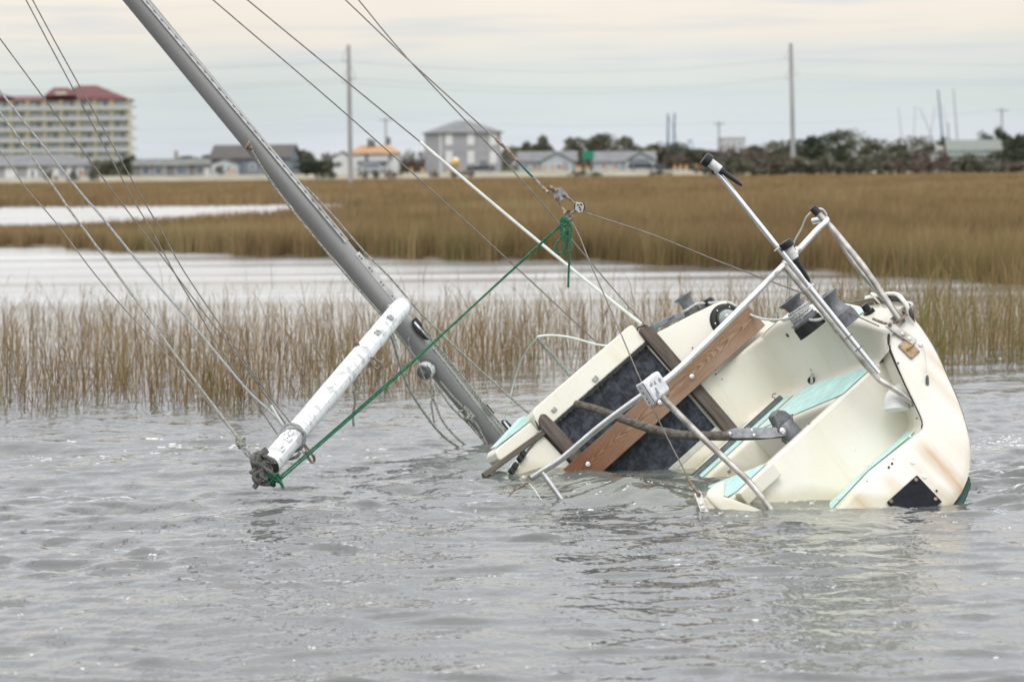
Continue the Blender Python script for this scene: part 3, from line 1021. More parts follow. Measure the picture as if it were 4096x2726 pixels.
OUTER = [(.60, .112), (.655, .125), (.705, .125), (.724, .08), (.694, -.08), (.632, -.24), (.566, -.39), (.49, -.512), (.418, -.587), (.32, -.651), (.2, -.685), (0, -.70)]
INNER = [(.572, .10), (.56, .10), (.548, .093), (.52, .065), (.503, .042), (.471, -.03), (.431, -.128), (.404, -.203), (.365, -.30), (.335, -.328), (.295, -.336), (0, -.312)]
BACK = [(.575, .045), (.543, -.012), (.515, -.08), (.48, -.17), (.455, -.25), (.435, -.30), (.40, -.328), (.35, -.332), (0, -.332)]


def ringf(u): return -.22 + .2 * u


def half(curve, n_):
    P = np.array(smooth_path([(*c, 0) for c in curve], 8))[:, :2]
    d = np.concatenate([[0], np.cumsum(np.linalg.norm(np.diff(P, axis=0), axis=1))])
    t = np.linspace(0, d[-1], n_)
    return np.stack([np.interp(t, d, P[:, 0]), np.interp(t, d, P[:, 1])], 1)


def mirror(a, kp=None):
    b = a[::-1].copy(); b[:, 0] *= -1
    if kp is not None:      # the opening reaches farther out on the port side
        b[:, 0] *= 1 + kp * np.clip((np.abs(b[:, 0]) - .1) / .3, 0, 1) * np.where(b[:, 1] > .06, np.clip(1 - (b[:, 1] - .06) / .05, .3, 1), 1)
    return np.concatenate([a, b[1:]])


# ---- hull shell
prof = [(1, 0), (.985, .12), (.945, .30), (.88, .46), (.785, .63), (.68, .766), (.578, .847), (.443, .92), (.278, .965), (0, 1)]
rows = []
oh = mirror(half(OUTER[2:], 16))
rows.append([(ringf(u) + .004, s, u) for s, u in oh])
for f_ in (.1, .5, 1.0, 1.6, 2.3, 3.0, 3.7, 4.3, 4.8, 5.15, 5.35):
    h_ = half([(a * gs(f_), gu(f_) - b * (gu(f_) - kd(f_))) for a, b in prof], 16)
    rows.append([(f_ - .12 * max(0, -u) * (f_ < .3), s, u) for s, u in mirror(h_)])
hull = MB().grid(rows).build('hull', M_hull, boat, smooth=60)
tag(hull, 'cream hull side, weathered')
# painted bottom: its own skin over the lower hull
rows2 = [[(r_[0], r_[1] * 1.004, r_[2] - .003) for r_ in row[8:-8]] for row in rows[1:]]
MB().grid(rows2).build('bottom_paint', M_keel, boat, smooth=60)
kb = MB().prism([(1.2, -.06, -.80), (3.1, -.06, -.80), (2.9, -.04, -1.35), (1.5, -.04, -1.35)], (0, .11, 0))
kb.build('keel', M_keel, boat, bevel=.02)
be = [tr(px, py, -.03) for px, py in ((3815, 2015), (3856, 1935), (3882, 1900), (3888, 1940), (3872, 1985), (3850, 2030))]
MB().prism(be, (.25, 0, 0)).build('bottom_edge', M_keel, boat, bevel=.01)
# rub rail that closes the seam between hull and deck
for sg in (1,):
    pts = [(f_, sg * (gs(f_) + .004), gu(f_) - .02) for f_ in np.linspace(-.2, 5.25, 24)]
    MB().tube(pts, .014, 6).build('rub_rail', M_white, boat)

# ---- transom ring
o_ = mirror(half(OUTER, 34)); i_ = mirror(half(INNER, 34), .27)
rows = []
for t in (0, .04, .12, .3, .5, .7, .9, .97, 1):
    e = .012 * (max(0, .08 - t) / .08) ** 2 + .010 * (max(0, t - .93) / .07) ** 2
    rows.append([(ringf(a[1] + (b[1] - a[1]) * t) + e, a[0] + (b[0] - a[0]) * t, a[1] + (b[1] - a[1]) * t) for a, b in zip(o_, i_)])
transom = MB().grid(rows).build('transom', M_tran, boat, smooth=50)
tag(transom, 'stained cream transom with rust streaks')
# mildewed caulk along the opening
cs = [(ringf(u) - .001, s, u) for s, u in half(INNER[1:10], 26)]
MB().tube(cs[:12], .0075, 6, r2=.0045).tube(cs[11:], .0045, 6, r2=.003).build('caulk_seam', M_rubber, transom)

# ---- stern recess: side walls, step and back wall
ih = half(INNER[3:], 22); bk = half(BACK, 22)
ring_pts, back_pts = mirror(ih, .27), mirror(bk, .20)
rows = []
for t in (0, .03, .2, .5, .8, .95, 1):
    rows.append([(ringf(a[1]) + .010 * (1 - t) + (.1 * b[1] - ringf(a[1])) * t, a[0] + (b[0] - a[0]) * t, a[1] + (b[1] - a[1]) * t) for a, b in zip(ring_pts, back_pts)])
step = MB().grid(rows).build('stern_step', M_gel, boat, smooth=50)
bp_ = [(.1 * u, s, u) for s, u in back_pts]
rows = []
bw = mirror(bk)
nb = len(bw)
rows.append([(-.0012, s, -.012) for s in np.linspace(-.650, .543, 14)])
for f_, u_ in ((.002, -.006), (.006, -.002), (.014, 0.0), (.05, .0), (.074, 0.0), (.082, -.004), (.086, -.012), (.09, -.40)):
    rows.append([(f_, s, u_) for s in np.linspace(-.650, .543, 14)])
sbm = MB().grid(rows)
bp_ = [(-.0012, .543, -.012)] + [p_ for p_ in bp_ if p_[2] < -.016] + [(-.0012, -.65, -.012)]
sbm.add(bp_, [tuple(range(len(bp_)))])
sbm.build('stern_bulkhead', M_gel, boat, smooth=50)
tp = []
for t in (.26, .86):
    tp.append([(ringf(a[1]) + (.1 * b[1] - ringf(a[1])) * t, (a[0] + (b[0] - a[0]) * t) * k_, a[1] + (b[1] - a[1]) * t + .004) for a, b, k_ in
               [(np.array([x_, ip(abs(x_), [0, .295, .335], [-.312, -.336, -.330])]), np.array([x_ * 1.14, -.331]), 1.0) for x_ in np.linspace(-.36, .32, 20)]])
MB().grid(tp).build('step_tread', M_aqua, step, smooth=40)

# ---- seats, bridge deck and foot well
for sg in (1, -1):
    rows = []
    for f_ in np.linspace(.0865, 1.113, 18):
        rows.append([(f_, sg * s, u) for s, u in ((.235, -.40), (.235, -.03), (.238, -.012), (.246, -.003), (.26, 0), (.4, 0), (sb(f_) - .02, 0))])
    seat = MB().grid(rows).build('seat', M_gel, boat, smooth=50)
    rows = [[(f_, sg * s, .004) for s in (.272, .4, sb(f_) - .035)] for f_ in np.concatenate([[.03], np.linspace(.10, 1.06, 14)])]
    rows[0] = [(.02, sg * s, .004) for s in (.272, .4, .50)]
    MB().grid(rows).build('nonskid_pad', M_aqua, seat, smooth=40)
    MB().add([(.013, sg * .235, 0.0), (.0866, sg * .235, 0.0), (.0866, sg * .54, 0.0), (.013, sg * .54, .0)], [(0, 1, 2, 3)])
rows = []
for f_, u_ in ((1.10, -.40), (1.10, -.03), (1.103, -.012), (1.111, -.003), (1.125, 0), (1.3, 0), (1.60, 0)):
    w_ = .30 if u_ < -.02 else sb(f_)
    rows.append([(f_, s, u_) for s in np.linspace(-w_, w_, 10)])
bridge = MB().grid(rows).build('bridge_deck', M_gel, boat, smooth=50)
rows = [[(f_, s, .004) for s in np.linspace(-sb(f_) + .09 + k_, sb(f_) - .09 - k_, 8)] for f_, k_ in ((1.155, 0), (1.25, 0), (1.36, .0), (1.42, .04), (1.46, .12))]
MB().grid(rows).build('nonskid_pad', M_aqua, bridge, smooth=40)
MB().add([(.085, -.236, -.4), (1.101, -.236, -.4), (1.101, .236, -.4), (.085, .236, -.4)], [(0, 1, 2, 3)]).build('cockpit_sole', M_gel, boat)
trk = MB().box((1.30, 0, .016), (.009, .60, .011)).build('traveler_track', M_gray, boat, bevel=.003)
MB().box((1.30, 0, .029), (.0035, .595, .002)).build('track_slot', M_dark, trk)
MB().tube([(1.32, .57, .02), (1.322, .575, .035), (1.318, .565, .048), (1.325, .585, .056), (1.33, .60, .046)], .003, 6).build('hook', M_gray, trk)
for px, py in ((2885, 1912), (2911, 1908), (2915, 1881)):
    q = bpl(px, py, (1, 0, 0), 1.10)
    MB().lathe([(.010, -.002), (.010, .006), (.006, .010)], q, (-1, 0, 0), 10).build('bolt', M_rustub, bridge)
# loose lid box at the port end of the stern
lid = MB().box((-.028, -.40, -.035), (.026, .12, .038), [(1, 0, .1), (0, 1, 0), (-.1, 0, 1)]).build('locker_lid', M_gel, boat, bevel=.008, seg=3)

# ---- coaming and side deck to starboard (the port one lies under water)
for sg in (1,):
    rows = []
    for f_ in np.concatenate([[-.222, -.21], np.linspace(-.18, 0, 5), np.linspace(.06, 1.62, 24)]):
        b_, t_, g_, gg = sb(f_), ut(f_), gs(f_), gu(f_)
        if sg < 0:
            t_ = min(t_, .15)
            b_ = b_ + ip(f_, [-.2, 0, 1.3], [.14, .105, 0])
        ub = ip(f_, [-.21, 0], [.042, 0])
        w_ = g_ - b_ - .085
        ln_ = min(1.0, (t_ - ub) / .3)
        sec = [(b_ - .022, ub), (b_ - .006, ub + .006), (b_ + .004, ub + .022), (b_ + .016, ub + .06 * ln_ + .01), (b_ + .05, t_ - .05 * ln_), (b_ + .056, t_ - .02 * ln_), (b_ + .066, t_ - .005), (b_ + .082, t_),
               (b_ + .085 + w_ * .38, t_ - .004), (b_ + .085 + w_ * .47, t_ - .02 * ln_), (b_ + .085 + w_ * .62, gg + min(.02, max(0, t_ - gg))), (b_ + .085 + w_ * .70, gg + .002), (g_ - .03, gg), (g_ - .008, gg - .004), (g_, gg - .025)]
        rows.append([(f_, sg * s, u) for s, u in sec])
    cm = MB().grid(rows).build('coaming', M_gel, boat, smooth=55)
    rows = []
    for f_ in np.linspace(.0, 1.58, 18):
        b_, g_ = sb(f_) + .085, gs(f_)
        w_ = g_ - b_
        rows.append([(f_, sg * s, gu(f_) + .006) for s in (b_ + w_ * .74, g_ - .05)])
    MB().grid(rows).build('side_deck_pad', M_aqua, cm, smooth=40)
    # pad on the coaming top beside the winches
    rows = [[(f_, sg * (sb(f_) + .09), (ut(f_) if sg > 0 else min(.17, ut(f_))) + .004), (f_, sg * (sb(f_) + .08 + .30 * (gs(f_) - sb(f_) - .085)), (ut(f_) if sg > 0 else min(.17, ut(f_))) + .003)] for f_ in np.linspace(.12, .38, 6)]
    MB().grid(rows).build('coaming_pad', M_aqua, cm, smooth=40)
    rows = [[(f_, sg * (sb(f_) + .09), (ut(f_) if sg > 0 else .17) + .004), (f_, sg * (sb(f_) + .08 + .40 * (gs(f_) - sb(f_) - .085)), (ut(f_) if sg > 0 else .17) + .003)] for f_ in np.linspace(1.20, 1.5, 6)]
    MB().grid(rows).build('coaming_pad', M_aqua, cm, smooth=40)
    if sg < 0:
        continue
    # toe rail round the quarter
    pth = smooth_path([(1.5, 1.055, .25), (.9, .985, .238), (.55, .925, .228), (.25, .865, .222), (.02, .815, .212), (-.12, .772, .202), (-.20, .735, .182), (-.238, .712, .145), (-.228, .695, .105)], 4)
    rows = []
    for k_, p_ in enumerate(pth):
        t_ = nrm(pth[min(k_ + 1, len(pth) - 1)] - pth[max(k_ - 1, 0)])
        o2 = nrm(np.cross(t_, (0, 0, 1))) * .008
        d2 = np.array([0, 0, .042])
        rows.append([p_ - o2 - d2, p_ - o2, p_ + o2, p_ + o2 - d2])
    tr_o = MB().grid(rows, close=True).build('toe_rail', M_teakh, boat, smooth=30)
    MB().tube([p_ + (0, 0, .004) for p_ in pth[10:]], .011, 8, flat=.75).build('vinyl_cap', M_vinyl, tr_o, smooth=60)

# rounded port quarter that just breaks the surface
pq = [tr(px, py, -.01) for px, py in ((2812, 1990), (2836, 1972), (2868, 1968), (2905, 1984), (2950, 2006), (2995, 2024), (3010, 2070), (2830, 2075))]
MB().prism(pq, (.16, -.03, -.02)).build('port_quarter', M_gel, boat, bevel=.018, seg=3)
# the sunk port coaming, a hand's breadth under the surface
rows = []
for f_ in np.linspace(-.05, 1.58, 12):
    row = []
    for s_, zt in ((-.60, -.16), (-.64, -.07), (-.70, -.045), (-.78, -.055), (-.84, -.11), (-.95, -.17), (-1.02, -.26)):
        row.append((f_, s_, (zt - BO[2] - f_ * BF[2] - s_ * BS[2]) / BU[2]))
    rows.append(row)
MB().grid(rows).build('port_coaming', M_gel, boat, smooth=60)

# coves where the seat backs run into the bulkhead
def wall_s(f_, u_):
    b_, t_ = sb(f_), ut(f_)
    return b_ + ip(u_, [0, .006, .022, .07, t_ - .05, t_ - .02, t_], [-.022, -.006, .004, .016, .05, .056, .075])


rows = []
for u_ in (0.0, .006, .022, .045, .07, .12, .18, .24, .285, .30):
    r_ = .24
    f_b = 1.612 + .113 * u_
    a0 = -.12
    f0_ = f_b - r_ + r_ * math.sin(a0)
    cs_ = wall_s(f0_, min(u_, ut(f0_) - .02)) - r_ * math.cos(a0)
    rows.append([(f_b - r_ + r_ * math.sin(a), cs_ + r_ * math.cos(a) + (.005 if k_ == 0 else -.001), u_) for k_, a in enumerate(np.linspace(a0, math.pi / 2 + .02, 14))])
rows.append([(p_[0] + .012, p_[1] + .012, p_[2] + .006) for p_ in rows[-1]])
rows.append([(1.70, .98 if k_ else 1.0, .30) for k_ in range(14)])
MB().grid(rows).build('cove', M_gel, boat, smooth=70)

# ---- cabin
def bk_(s, u, off=0.0): return (1.613 + .113 * u - off, s, u)


top_half = [(.35, .676), (.463, .671), (.66, .628), (.82, .588), (.86, .572), (.89, .545), (.935, .45), (.96, .387), (1.0, .31), (1.046, .25), (1.03, -.05), (.78, -.05), (.35, -.05)]
bmb = MB()
for sg in (1, -1):
    bmb.prism([bk_(sg * s, u) for s, u in top_half], (.04, 0, 0))
bmb.prism([bk_(s, u) for s, u in ((-.3499, -.05), (.3499, -.05), (.3499, .085), (-.3499, .085))], (.04, 0, 0))
bulk = bmb.build('bulkhead', M_gel, boat, bevel=.009, seg=3)
# cabin trunk running forward
rows = []
con = [(-s, u) for s, u in top_half[:10]][::-1] + top_half[:10]
for f_ in np.linspace(1.652, 4.1, 12):
    k_ = ip(f_, [1.65, 2.4, 3.4, 4.1], [1, 1.0, .84, .62])
    du = ip(f_, [1.65, 3.4, 4.1], [0, -.20, -.36])
    rows.append([(f_ + .1 * u * (f_ < 1.7), s * k_, (u + du if u > .3 else u)) for s, u in con])
cab = MB().grid(rows).build('cabin_trunk', M_gel, boat, smooth=40)
rows = []
for f_ in np.linspace(1.78, 3.5, 9):
    k_ = ip(f_, [1.65, 2.4, 3.4], [1, 1, .84])
    rows.append([(f_, s * k_, u + .006 - ip(f_, [1.65, 3.4], [0, .20])) for s, u in ((-.80, .594), (-.66, .628), (-.463, .671), (0, .678), (.463, .671), (.66, .628), (.80, .594))])
MB().grid(rows).build('cabin_top_pad', M_aqua, cab, smooth=40)
# foredeck
rows = []
for f_ in np.linspace(1.66, 5.3, 16):
    rows.append([(f_, s * gs(f_), gu(f_) + .05 * (1 - s * s) - .01) for s in np.linspace(-.99, .99, 13)])
fd = MB().grid(rows).build('foredeck', M_gel, boat, smooth=60)
rows = []
for f_ in np.linspace(2.0, 5.1, 14):
    rows.append([(f_, s * gs(f_), gu(f_) + .05 * (1 - s * s) - .004) for s in np.linspace(-.93, .93, 13)])
MB().grid(rows).build('deck_pad', M_aqua, fd, smooth=60)
# sliding hatch with its thick aft lip
hp = [bk_(s, u, .012) for s, u in ((-.398, .678), (.358, .678), (.366, .795), (.345, .803), (-.375, .803), (-.41, .785), (-.425, .74), (-.43, .679))]
hat = MB().prism(hp, (.55, 0, -.065)).build('sliding_hatch', M_gel, boat, bevel=.010, seg=3)
# lip of the sea hood on the port side, with a teak grab rail under it
hood = [bk_(s, u, -.02) for s, u in ((-.432, .684), (-.437, .757), (-.675, .768), (-.70, .755), (-.712, .722), (-.70, .69))]
hd = MB().prism(hood, (.16, 0, .0)).build('sea_hood', M_gel, boat, bevel=.008, seg=3)
hp2 = [bk_(s, u, -.04) for s, u in ((-.43, .765), (-.43, .80), (-.665, .777))]
MB().prism(hp2, (.10, 0, .004)).build('hood_pad', M_aqua, hd)
a, b = np.array(bk_(-.452, .676, .004)), np.array(bk_(-.80, .706, .004))
MB().box((a + b) / 2, (.22, .018, .015), [b - a, (1, 0, 0), (0, 0, 1)]).build('grab_rail', M_teakh, boat, bevel=.005)
MB().box(bk_(-.44, .688, .006), (.02, .01, .006), [b - a, (1, 0, 0), (0, 0, 1)]).build('bracket', M_grayl, bulk, bevel=.002)
# broken black rubber fenders on the coaming edge to port
q0, q1 = bh(2100, 1800), bh(2035, 1895)
for t0, t1 in ((.08, .26), (.29, .45), (.58, .78), (.80, .96)):
    pa, pb = q0 + (q1 - q0) * t0, q0 + (q1 - q0) * t1
    MB().box((pa + pb) / 2 + np.array([-.015, 0, .0]), (np.linalg.norm(pb - pa) / 2, .02, .014), [pb - pa, (1, 0, 0), (0, 0, 1)]).build('rubber_strip', M_rubber, boat, bevel=.003)

# ---- companionway: dark boarding, teak rails, pine board bolted across
pan = MB().prism([bk_(s, u, -.012) for s, u in ((-.352, .07), (.352, .07), (.352, .69), (-.352, .69))], (.018, 0, 0)).build('companionway_board', M_panel, boat)
tag(pan, 'dark navy companionway board with peeling paint')
ed = MB()
for j in range(46):                         # ragged gasket left along the hatch edge
    s_ = -.345 + .69 * j / 45
    h_ = .006 + .008 * random.random()
    ed.box(bk_(s_, .676 - h_ / 2, .014), (.004, .0078, h_))
ed.build('gasket', M_rubber, pan)
M_clear = mat('clear_edge', (.50, .51, .46), .3, var=.2, vscale=12)
MB().prism([bk_(s, u, .004) for s, u in ((-.34, .062), (.345, .062), (.345, .092), (-.34, .092))], (.02, 0, 0)).build('sill', M_clear, pan, bevel=.003)
MB().prism([bk_(s, u, -.006) for s, u in ((.336, .09), (.352, .09), (.352, .45), (.344, .45))], (.012, 0, 0)).build('edge_strip', M_clear, pan)
for sg in (1, -1):
    rl = [bk_(sg * s, u, .034) for s, u in ((.345, .015), (.418, .015), (.432, .70), (.415, .738), (.38, .757), (.362, .742), (.355, .68))]
    MB().prism(rl, (.034, 0, 0)).build('companionway_rail', M_teak, boat, bevel=.005)
    seamp = [bk_(sg * s, u, .004) for s, u in ((.421, .02), (.437, .70), (.42, .745), (.382, .765), (.355, .75))]
    MB().tube(seamp, .005, 6).build('sealant', M_rubber, bulk)
plk = MB().box(bk_(-.005, .395, .062), (.925, .074, .021), [(0, 1, .006), (.113, 0, 1), (1, 0, -.113)]).build('board', M_plank, boat, bevel=.004)
tag(plk, 'reddish pine board bolted across the companionway')
for px, py in ((2767, 1505), (2351, 1855), (2640, 1608)):
    q = bh(px, py, .086)
    MB().lathe([(.014, 0), (.014, .003), (.0085, .0035), (.0085, .012), (.006, .013)], q, (-1, 0, .1), 8).build('lag_bolt', M_chrome, plk)
kn = bh(2285, 1898, .0845)
MB().lathe([(.024, 0), (.02, .0015)], kn, (-1, 0, .1), 12).build('knot', mat('knot_wood', (.03, .012, .008), .7), plk)
for px, py, r_ in ((2381, 1515, .016), (2216, 1638, .014), (2985, 1333, .007)):
    q = bh(px, py, .014)
    MB().box(q, (.009, r_, r_ * .8), [(1, 0, 0), (0, 1, .1), (0, -.1, 1)]).build('snap_fitting', M_grayl, bulk, bevel=.003)
for px, py in ((2808, 1410), (2830, 1392), (2862, 1479), (2882, 1497), (2888, 1517), (2915, 1495), (2863, 1495), (2770, 1390)):
    q = bh(px, py, .003 if px < 2850 else .0)
    MB().lathe([(.0042, 0), (.0042, .003)], q, (-1, 0, .1), 8).build('screw_hole', M_dark, bulk)

# ---- compass on the bulkhead
cq = np.array(bk_(.80, .478))
cd = nrm((-1, 0, .113))
cmp_ = MB().lathe([(.088, 0), (.088, .012), (.082, .018), (.066, .018), (.062, .03), (.056, .034)], cq, cd, 28).build('compass', M_dark, boat)
MB().lathe([(.096, -.002), (.096, .006), (.084, .0065)], cq, cd, 28).build('compass_bed', M_rubber, cmp_)
gp = [(.055 * math.cos(a), .03 + .045 * math.sin(a)) for a in np.linspace(0, 1.5, 9)]
mt, n, l, p = new_mat('compass_glass')
p.inputs['Base Color'].default_value = (.16, .22, .21, 1); p.inputs['Roughness'].default_value = .08; p.inputs['Coat Weight'].default_value = 1.0
n1 = n.new('ShaderNodeTexNoise'); n1.inputs['Scale'].default_value = 60; n1.inputs['Detail'].default_value = 6
rp = n.new('ShaderNodeValToRGB'); rp.color_ramp.elements[0].color = (.05, .09, .09, 1); rp.color_ramp.elements[1].color = (.42, .46, .44, 1)
l.new(n1.outputs[0], rp.inputs[0]); l.new(rp.outputs[0], p.inputs['Base Color'])
MB().lathe(gp, cq, cd, 24).build('compass_dome', mt, cmp_, smooth=80)
x_, y_ = perp(cd)
for k_ in range(6):
    a = k_ * math.pi / 3 + .4
    MB().lathe([(.005, 0), (.004, .004)], cq + cd * .018 + (x_ * math.cos(a) + y_ * math.sin(a)) * .075, cd, 8).build('screw', M_chrome, cmp_)


# ---- winches
def winch(q, ax, sc, name='winch', m_=None):
    q = np.asarray(q, float)
    w = MB().lathe([(.062, 0), (.062, .012), (.052, .022), (.040, .045), (.036, .07), (.041, .095), (.056, .112), (.058, .118), (.040, .120)], q, ax, 24)
    w.v = [tuple(q + (np.array(v) - q) * sc) for v in w.v]
    o = w.build(name, m_ or M_gray, boat, smooth=40)
    c_ = MB().lathe([(.018 * sc, .120 * sc), (.018 * sc, .124 * sc), (.010 * sc, .126 * sc)], q, ax, 12).build('winch_socket', M_rust, o)
    b_ = MB().lathe([(.068 * sc, -.05 * sc), (.066 * sc, 0)], q, ax, 20).build('winch_base', M_dark if sc > 1.1 else M_gray, o)
    return o


uvec = np.array([0, 0, 1.0])
W1 = dk(3225, 1285, .385)
winch(W1, (.05, .05, 1), 1.15)
W2 = dk(3365, 1262, .30)
winch(W2, (0, .05, 1), 1.08)
W3 = ff(2775, 1255, 2.15)
winch(W3, (0, .12, 1), 1.0)
W4 = tr(3597, 1298, -.05)
winch(W4, (0, .1, 1), .42, 'snubbing_post', M_grayl)
# jam cleats beside the cabin winch
for px, py, lng in ((2820, 1216, .055), (2650, 1290, .075), (2690, 1275, .05)):
    q = ff(px, py, 2.0)
    MB().box(q, (.03, lng, .016), [(1, 0, 0), (0, 1, -.24), (0, .24, 1)]).build('jam_cleat', M_gray, boat, bevel=.006)
q = ff(2835, 1207, 1.95)
MB().box(q, (.02, .022, .02), [(1, 0, 0), (0, 1, -.24), (0, .24, 1)]).build('cam_cleat', M_dark, boat, bevel=.006)
MB().box(ff(2800, 1232, 2.02), (.03, .09, .018), [(1, 0, 0), (0, 1, -.24), (0, .24, 1)]).build('cleat_block', M_teakh, boat, bevel=.004)
# black stanchion socket and through-bolt
q = dk(3472, 1243, .215)
sk = MB().lathe([(.030, -.02), (.030, .0), (.020, .005), (.018, .034), (.021, .038), (.013, .039)], q, (-.1, .0, 1), 18).build('deck_socket', M_dark, boat)
q = sd(3165, 1330, .74)
MB().lathe([(.016, -.004), (.016, .012), (.011, .03), (.004, .031)], q, (0, -1, .15), 12).build('drain_fitting', M_rust, boat)
# mooring cleat arch on the quarter deck
q = dk(3520, 1230, .16)
MB().tube(smooth_path([q + (-.05, 0, -.02), q + (-.035, 0, .06), q + (.02, .02, .07), q + (.05, .02, -.02)], 5), .011, 8).build('deck_eye', M_chrome, boat)

# ---- chainplates
def chainplate(pa, pb):
    d = nrm(pb - pa); nn = nrm((1, 0, -.2)); w = np.cross(d, nn)
    k = MB().box((pa + pb) / 2, (np.linalg.norm(pb - pa) / 2 + .012, .019, .005), [d, w, nn]).build('chainplate', M_rustub, boat, bevel=.004)
    for t in (.02, .58, .86):
        q_ = pa + (pb - pa) * t - nn * .005
        MB().lathe([(.012, 0), (.012, .004), (.008, .006)], q_, -nn, 10).build('bolt', M_rust if t < .1 else M_rustub, k)


CP_S0, CP_S1 = tr(3556, 1300, .02), tr(3652, 1364, .012)
chainplate(CP_S0, CP_S1)
CP_P0, CP_P1 = tr(2793, 1978, .02), tr(2815, 2040, .02)
chainplate(CP_P0, CP_P1)
# bronze plate with its four screws
bq = tr(3636, 1394, .006)
bt = MB().box(bq, (.046, .033, .006), [tr(3679, 1406) - tr(3625, 1352), tr(3592, 1381) - tr(3625, 1352), (1, 0, -.2)]).build('bronze_plate', M_brass, transom, bevel=.008, seg=3)
MB().box(tr(3642, 1386, .018), (.026, .006, .014), [tr(3625, 1400) - tr(3650, 1380), (0, .5, .5), (1, 0, -.2)]).build('bronze_fin', M_brass, transom, bevel=.006)
for px, py in ((3627, 1358), (3671, 1402), (3648, 1426), (3602, 1381)):
    MB().lathe([(.0065, 0), (.005, .003)], tr(px, py, .013), (-1, 0, .2), 10).build('screw', M_grayl, transom)
# cord plug hanging from its eye
eq = tr(3682, 1376, .004)
pl = MB().lathe([(.012, 0), (.012, .004), (.006, .006)], eq, (-1, 0, .2), 12).build('cord_eye', M_white, transom)
MB().tube(smooth_path([tr(3690, 1372, .012), tr(3698, 1400, .016), tr(3705, 1450, .016), tr(3709, 1500, .016)], 5), .0022, 6).build('cord', M_vinyl, transom)
gdir = BM.T @ np.array([0, 0, -1.0])
MB().lathe([(.004, 0), (.006, .004), (.008, .012), (.008, .022), (.0065, .023), (.0085, .025), (.0085, .045), (.006, .046)], tr(3709, 1500, .018), gdir, 12).build('plug', M_gray, transom)
# black rubber plate low on the transom
ptc = [tr(3665, 1900, .004), tr(3765, 2006, .004), tr(3640, 2110, .004), tr(3545, 2008, .004)]
bpz = MB().prism(ptc, (-.012, 0, 0)).build('motor_pad', mat('pad_black', (.010, .012, .018), .6, var=.4, vscale=25, bump=.3, spec=.2), transom, bevel=.004)
for px, py in ((3664, 1918), (3742, 1995), (3565, 2004)):
    MB().lathe([(.010, 0), (.010, .004), (.006, .007)], tr(px, py, .018), (-1, 0, .2), 10).build('bolt', M_rust, transom)
for px, py, r_ in ((3650, 1847, .011), (3697, 1904, .011)):
    MB().lathe([(r_, 0), (r_, .003), (r_ * .5, .004)], tr(px, py, .001), (-1, 0, .2), 12).build('plugged_hole', M_white, transom)
for px, py in ((3746, 1962), (3568, 1853), (3555, 1868)):
    MB().lathe([(.006, 0), (.006, .003)], tr(px, py, .001), (-1, 0, .2), 8).build('screw_hole', M_dark, transom)
for px, py in ((3553, 1390), (3592, 1452), (3648, 1622), (3667, 1672), (3640, 1745), (3572, 1832), (3467, 1920), (3354, 1995)):
    MB().lathe([(.006, 0), (.006, .004), (.003, .006)], tr(px, py, -.004), (-1, 0, .2), 8).build('rivet', M_rust if py < 1700 else M_chrome, transom)
# white cowl vent on the recess wall
vq = np.array(ff(3590, 1590, -.14))
cowl = smooth_path([vq + (0, .075, -.012), vq + (0, .03, .0), vq + (.0, -.012, -.004), vq + (.0, -.045, -.040)], 5)
vent = MB().tube(cowl, .050, 18, r2=.062).build('cowl_vent', M_white, boat, smooth=70)
MB().lathe([(.062, 0), (.062, .01), (.052, .012)], vq + (0, .078, -.012), (0, -1, .1), 20).build('vent_flange', M_vinyl, vent)

# ---- tiller
tb = np.array([.17, 0, .0])
th = MB().lathe([(.052, -.03), (.052, .035), (.046, .06), (.040, .07)], (.165, -.01, 0), (.12, 0, 1), 20).build('rudder_head', M_gray, boat)
tag(th, 'grey cast rudder head with flaking turquoise paint')
# fan-shaped casting that stands on the head
fan = [ff(3096, 1640, .20), ff(3130, 1645, .20), ff(3162, 1668, .20), ff(3166, 1690, .20), ff(3150, 1740, .20), ff(3110, 1745, .20), ff(3098, 1700, .20), ff(3080, 1665, .20)]
MB().prism([p_ + np.array([-.035, 0, 0]) for p_ in fan], (.07, 0, 0)).build('tiller_head', M_gray, th, bevel=.010, seg=3)
cheek = [ff(3166, 1655, .155), ff(3174, 1652, .155), ff(3172, 1690, .155), ff(3205, 1740, .155), ff(3165, 1785, .155), ff(3130, 1760, .155), ff(3150, 1720, .155)]
MB().prism(cheek, (.02, 0, 0)).build('head_cheek', M_gray, th, bevel=.004)
M_flake = mat('aqua_paint', (.22, .55, .50), .6)
for px, py, r_ in ((3163, 1746, .013), (3152, 1764, .011), (3180, 1734, .009), (3172, 1757, .006), (3145, 1752, .006)):
    q = ff(px, py, .152)
    rr_ = random.Random(px)
    MB().prism([q + np.array([0, r_ * rr_.uniform(.5, 1.2) * math.cos(a), r_ * rr_.uniform(.4, 1.0) * math.sin(a)]) for a in np.linspace(0, 5.5, 8)], (-.003, 0, 0)).build('paint_flake', M_flake, th, smooth=0)
TS = lambda px, py, f_: ff(px, py, f_)
path = smooth_path([TS(3135, 1728, .20), TS(3000, 1740, .40), TS(2850, 1742, .62), TS(2720, 1738, .80), TS(2600, 1712, .98), TS(2480, 1670, 1.15), TS(2390, 1637, 1.27), TS(2302, 1613, 1.38)], 5)
till = MB().tube(path, .030, 10, r2=.021, flat=.85).build('tiller', M_till, boat, smooth=60)
tag(till, 'weathered curved wooden tiller')
stp = [TS(2908, 1722, .47), TS(2935, 1712, .45), TS(3100, 1708, .20), TS(3145, 1718, .14), TS(3140, 1742, .14), TS(3080, 1752, .20), TS(2930, 1752, .45), TS(2908, 1740, .47)]
MB().prism(stp, (-.012, 0, 0)).build('tiller_strap', M_grayl, till, bevel=.004)
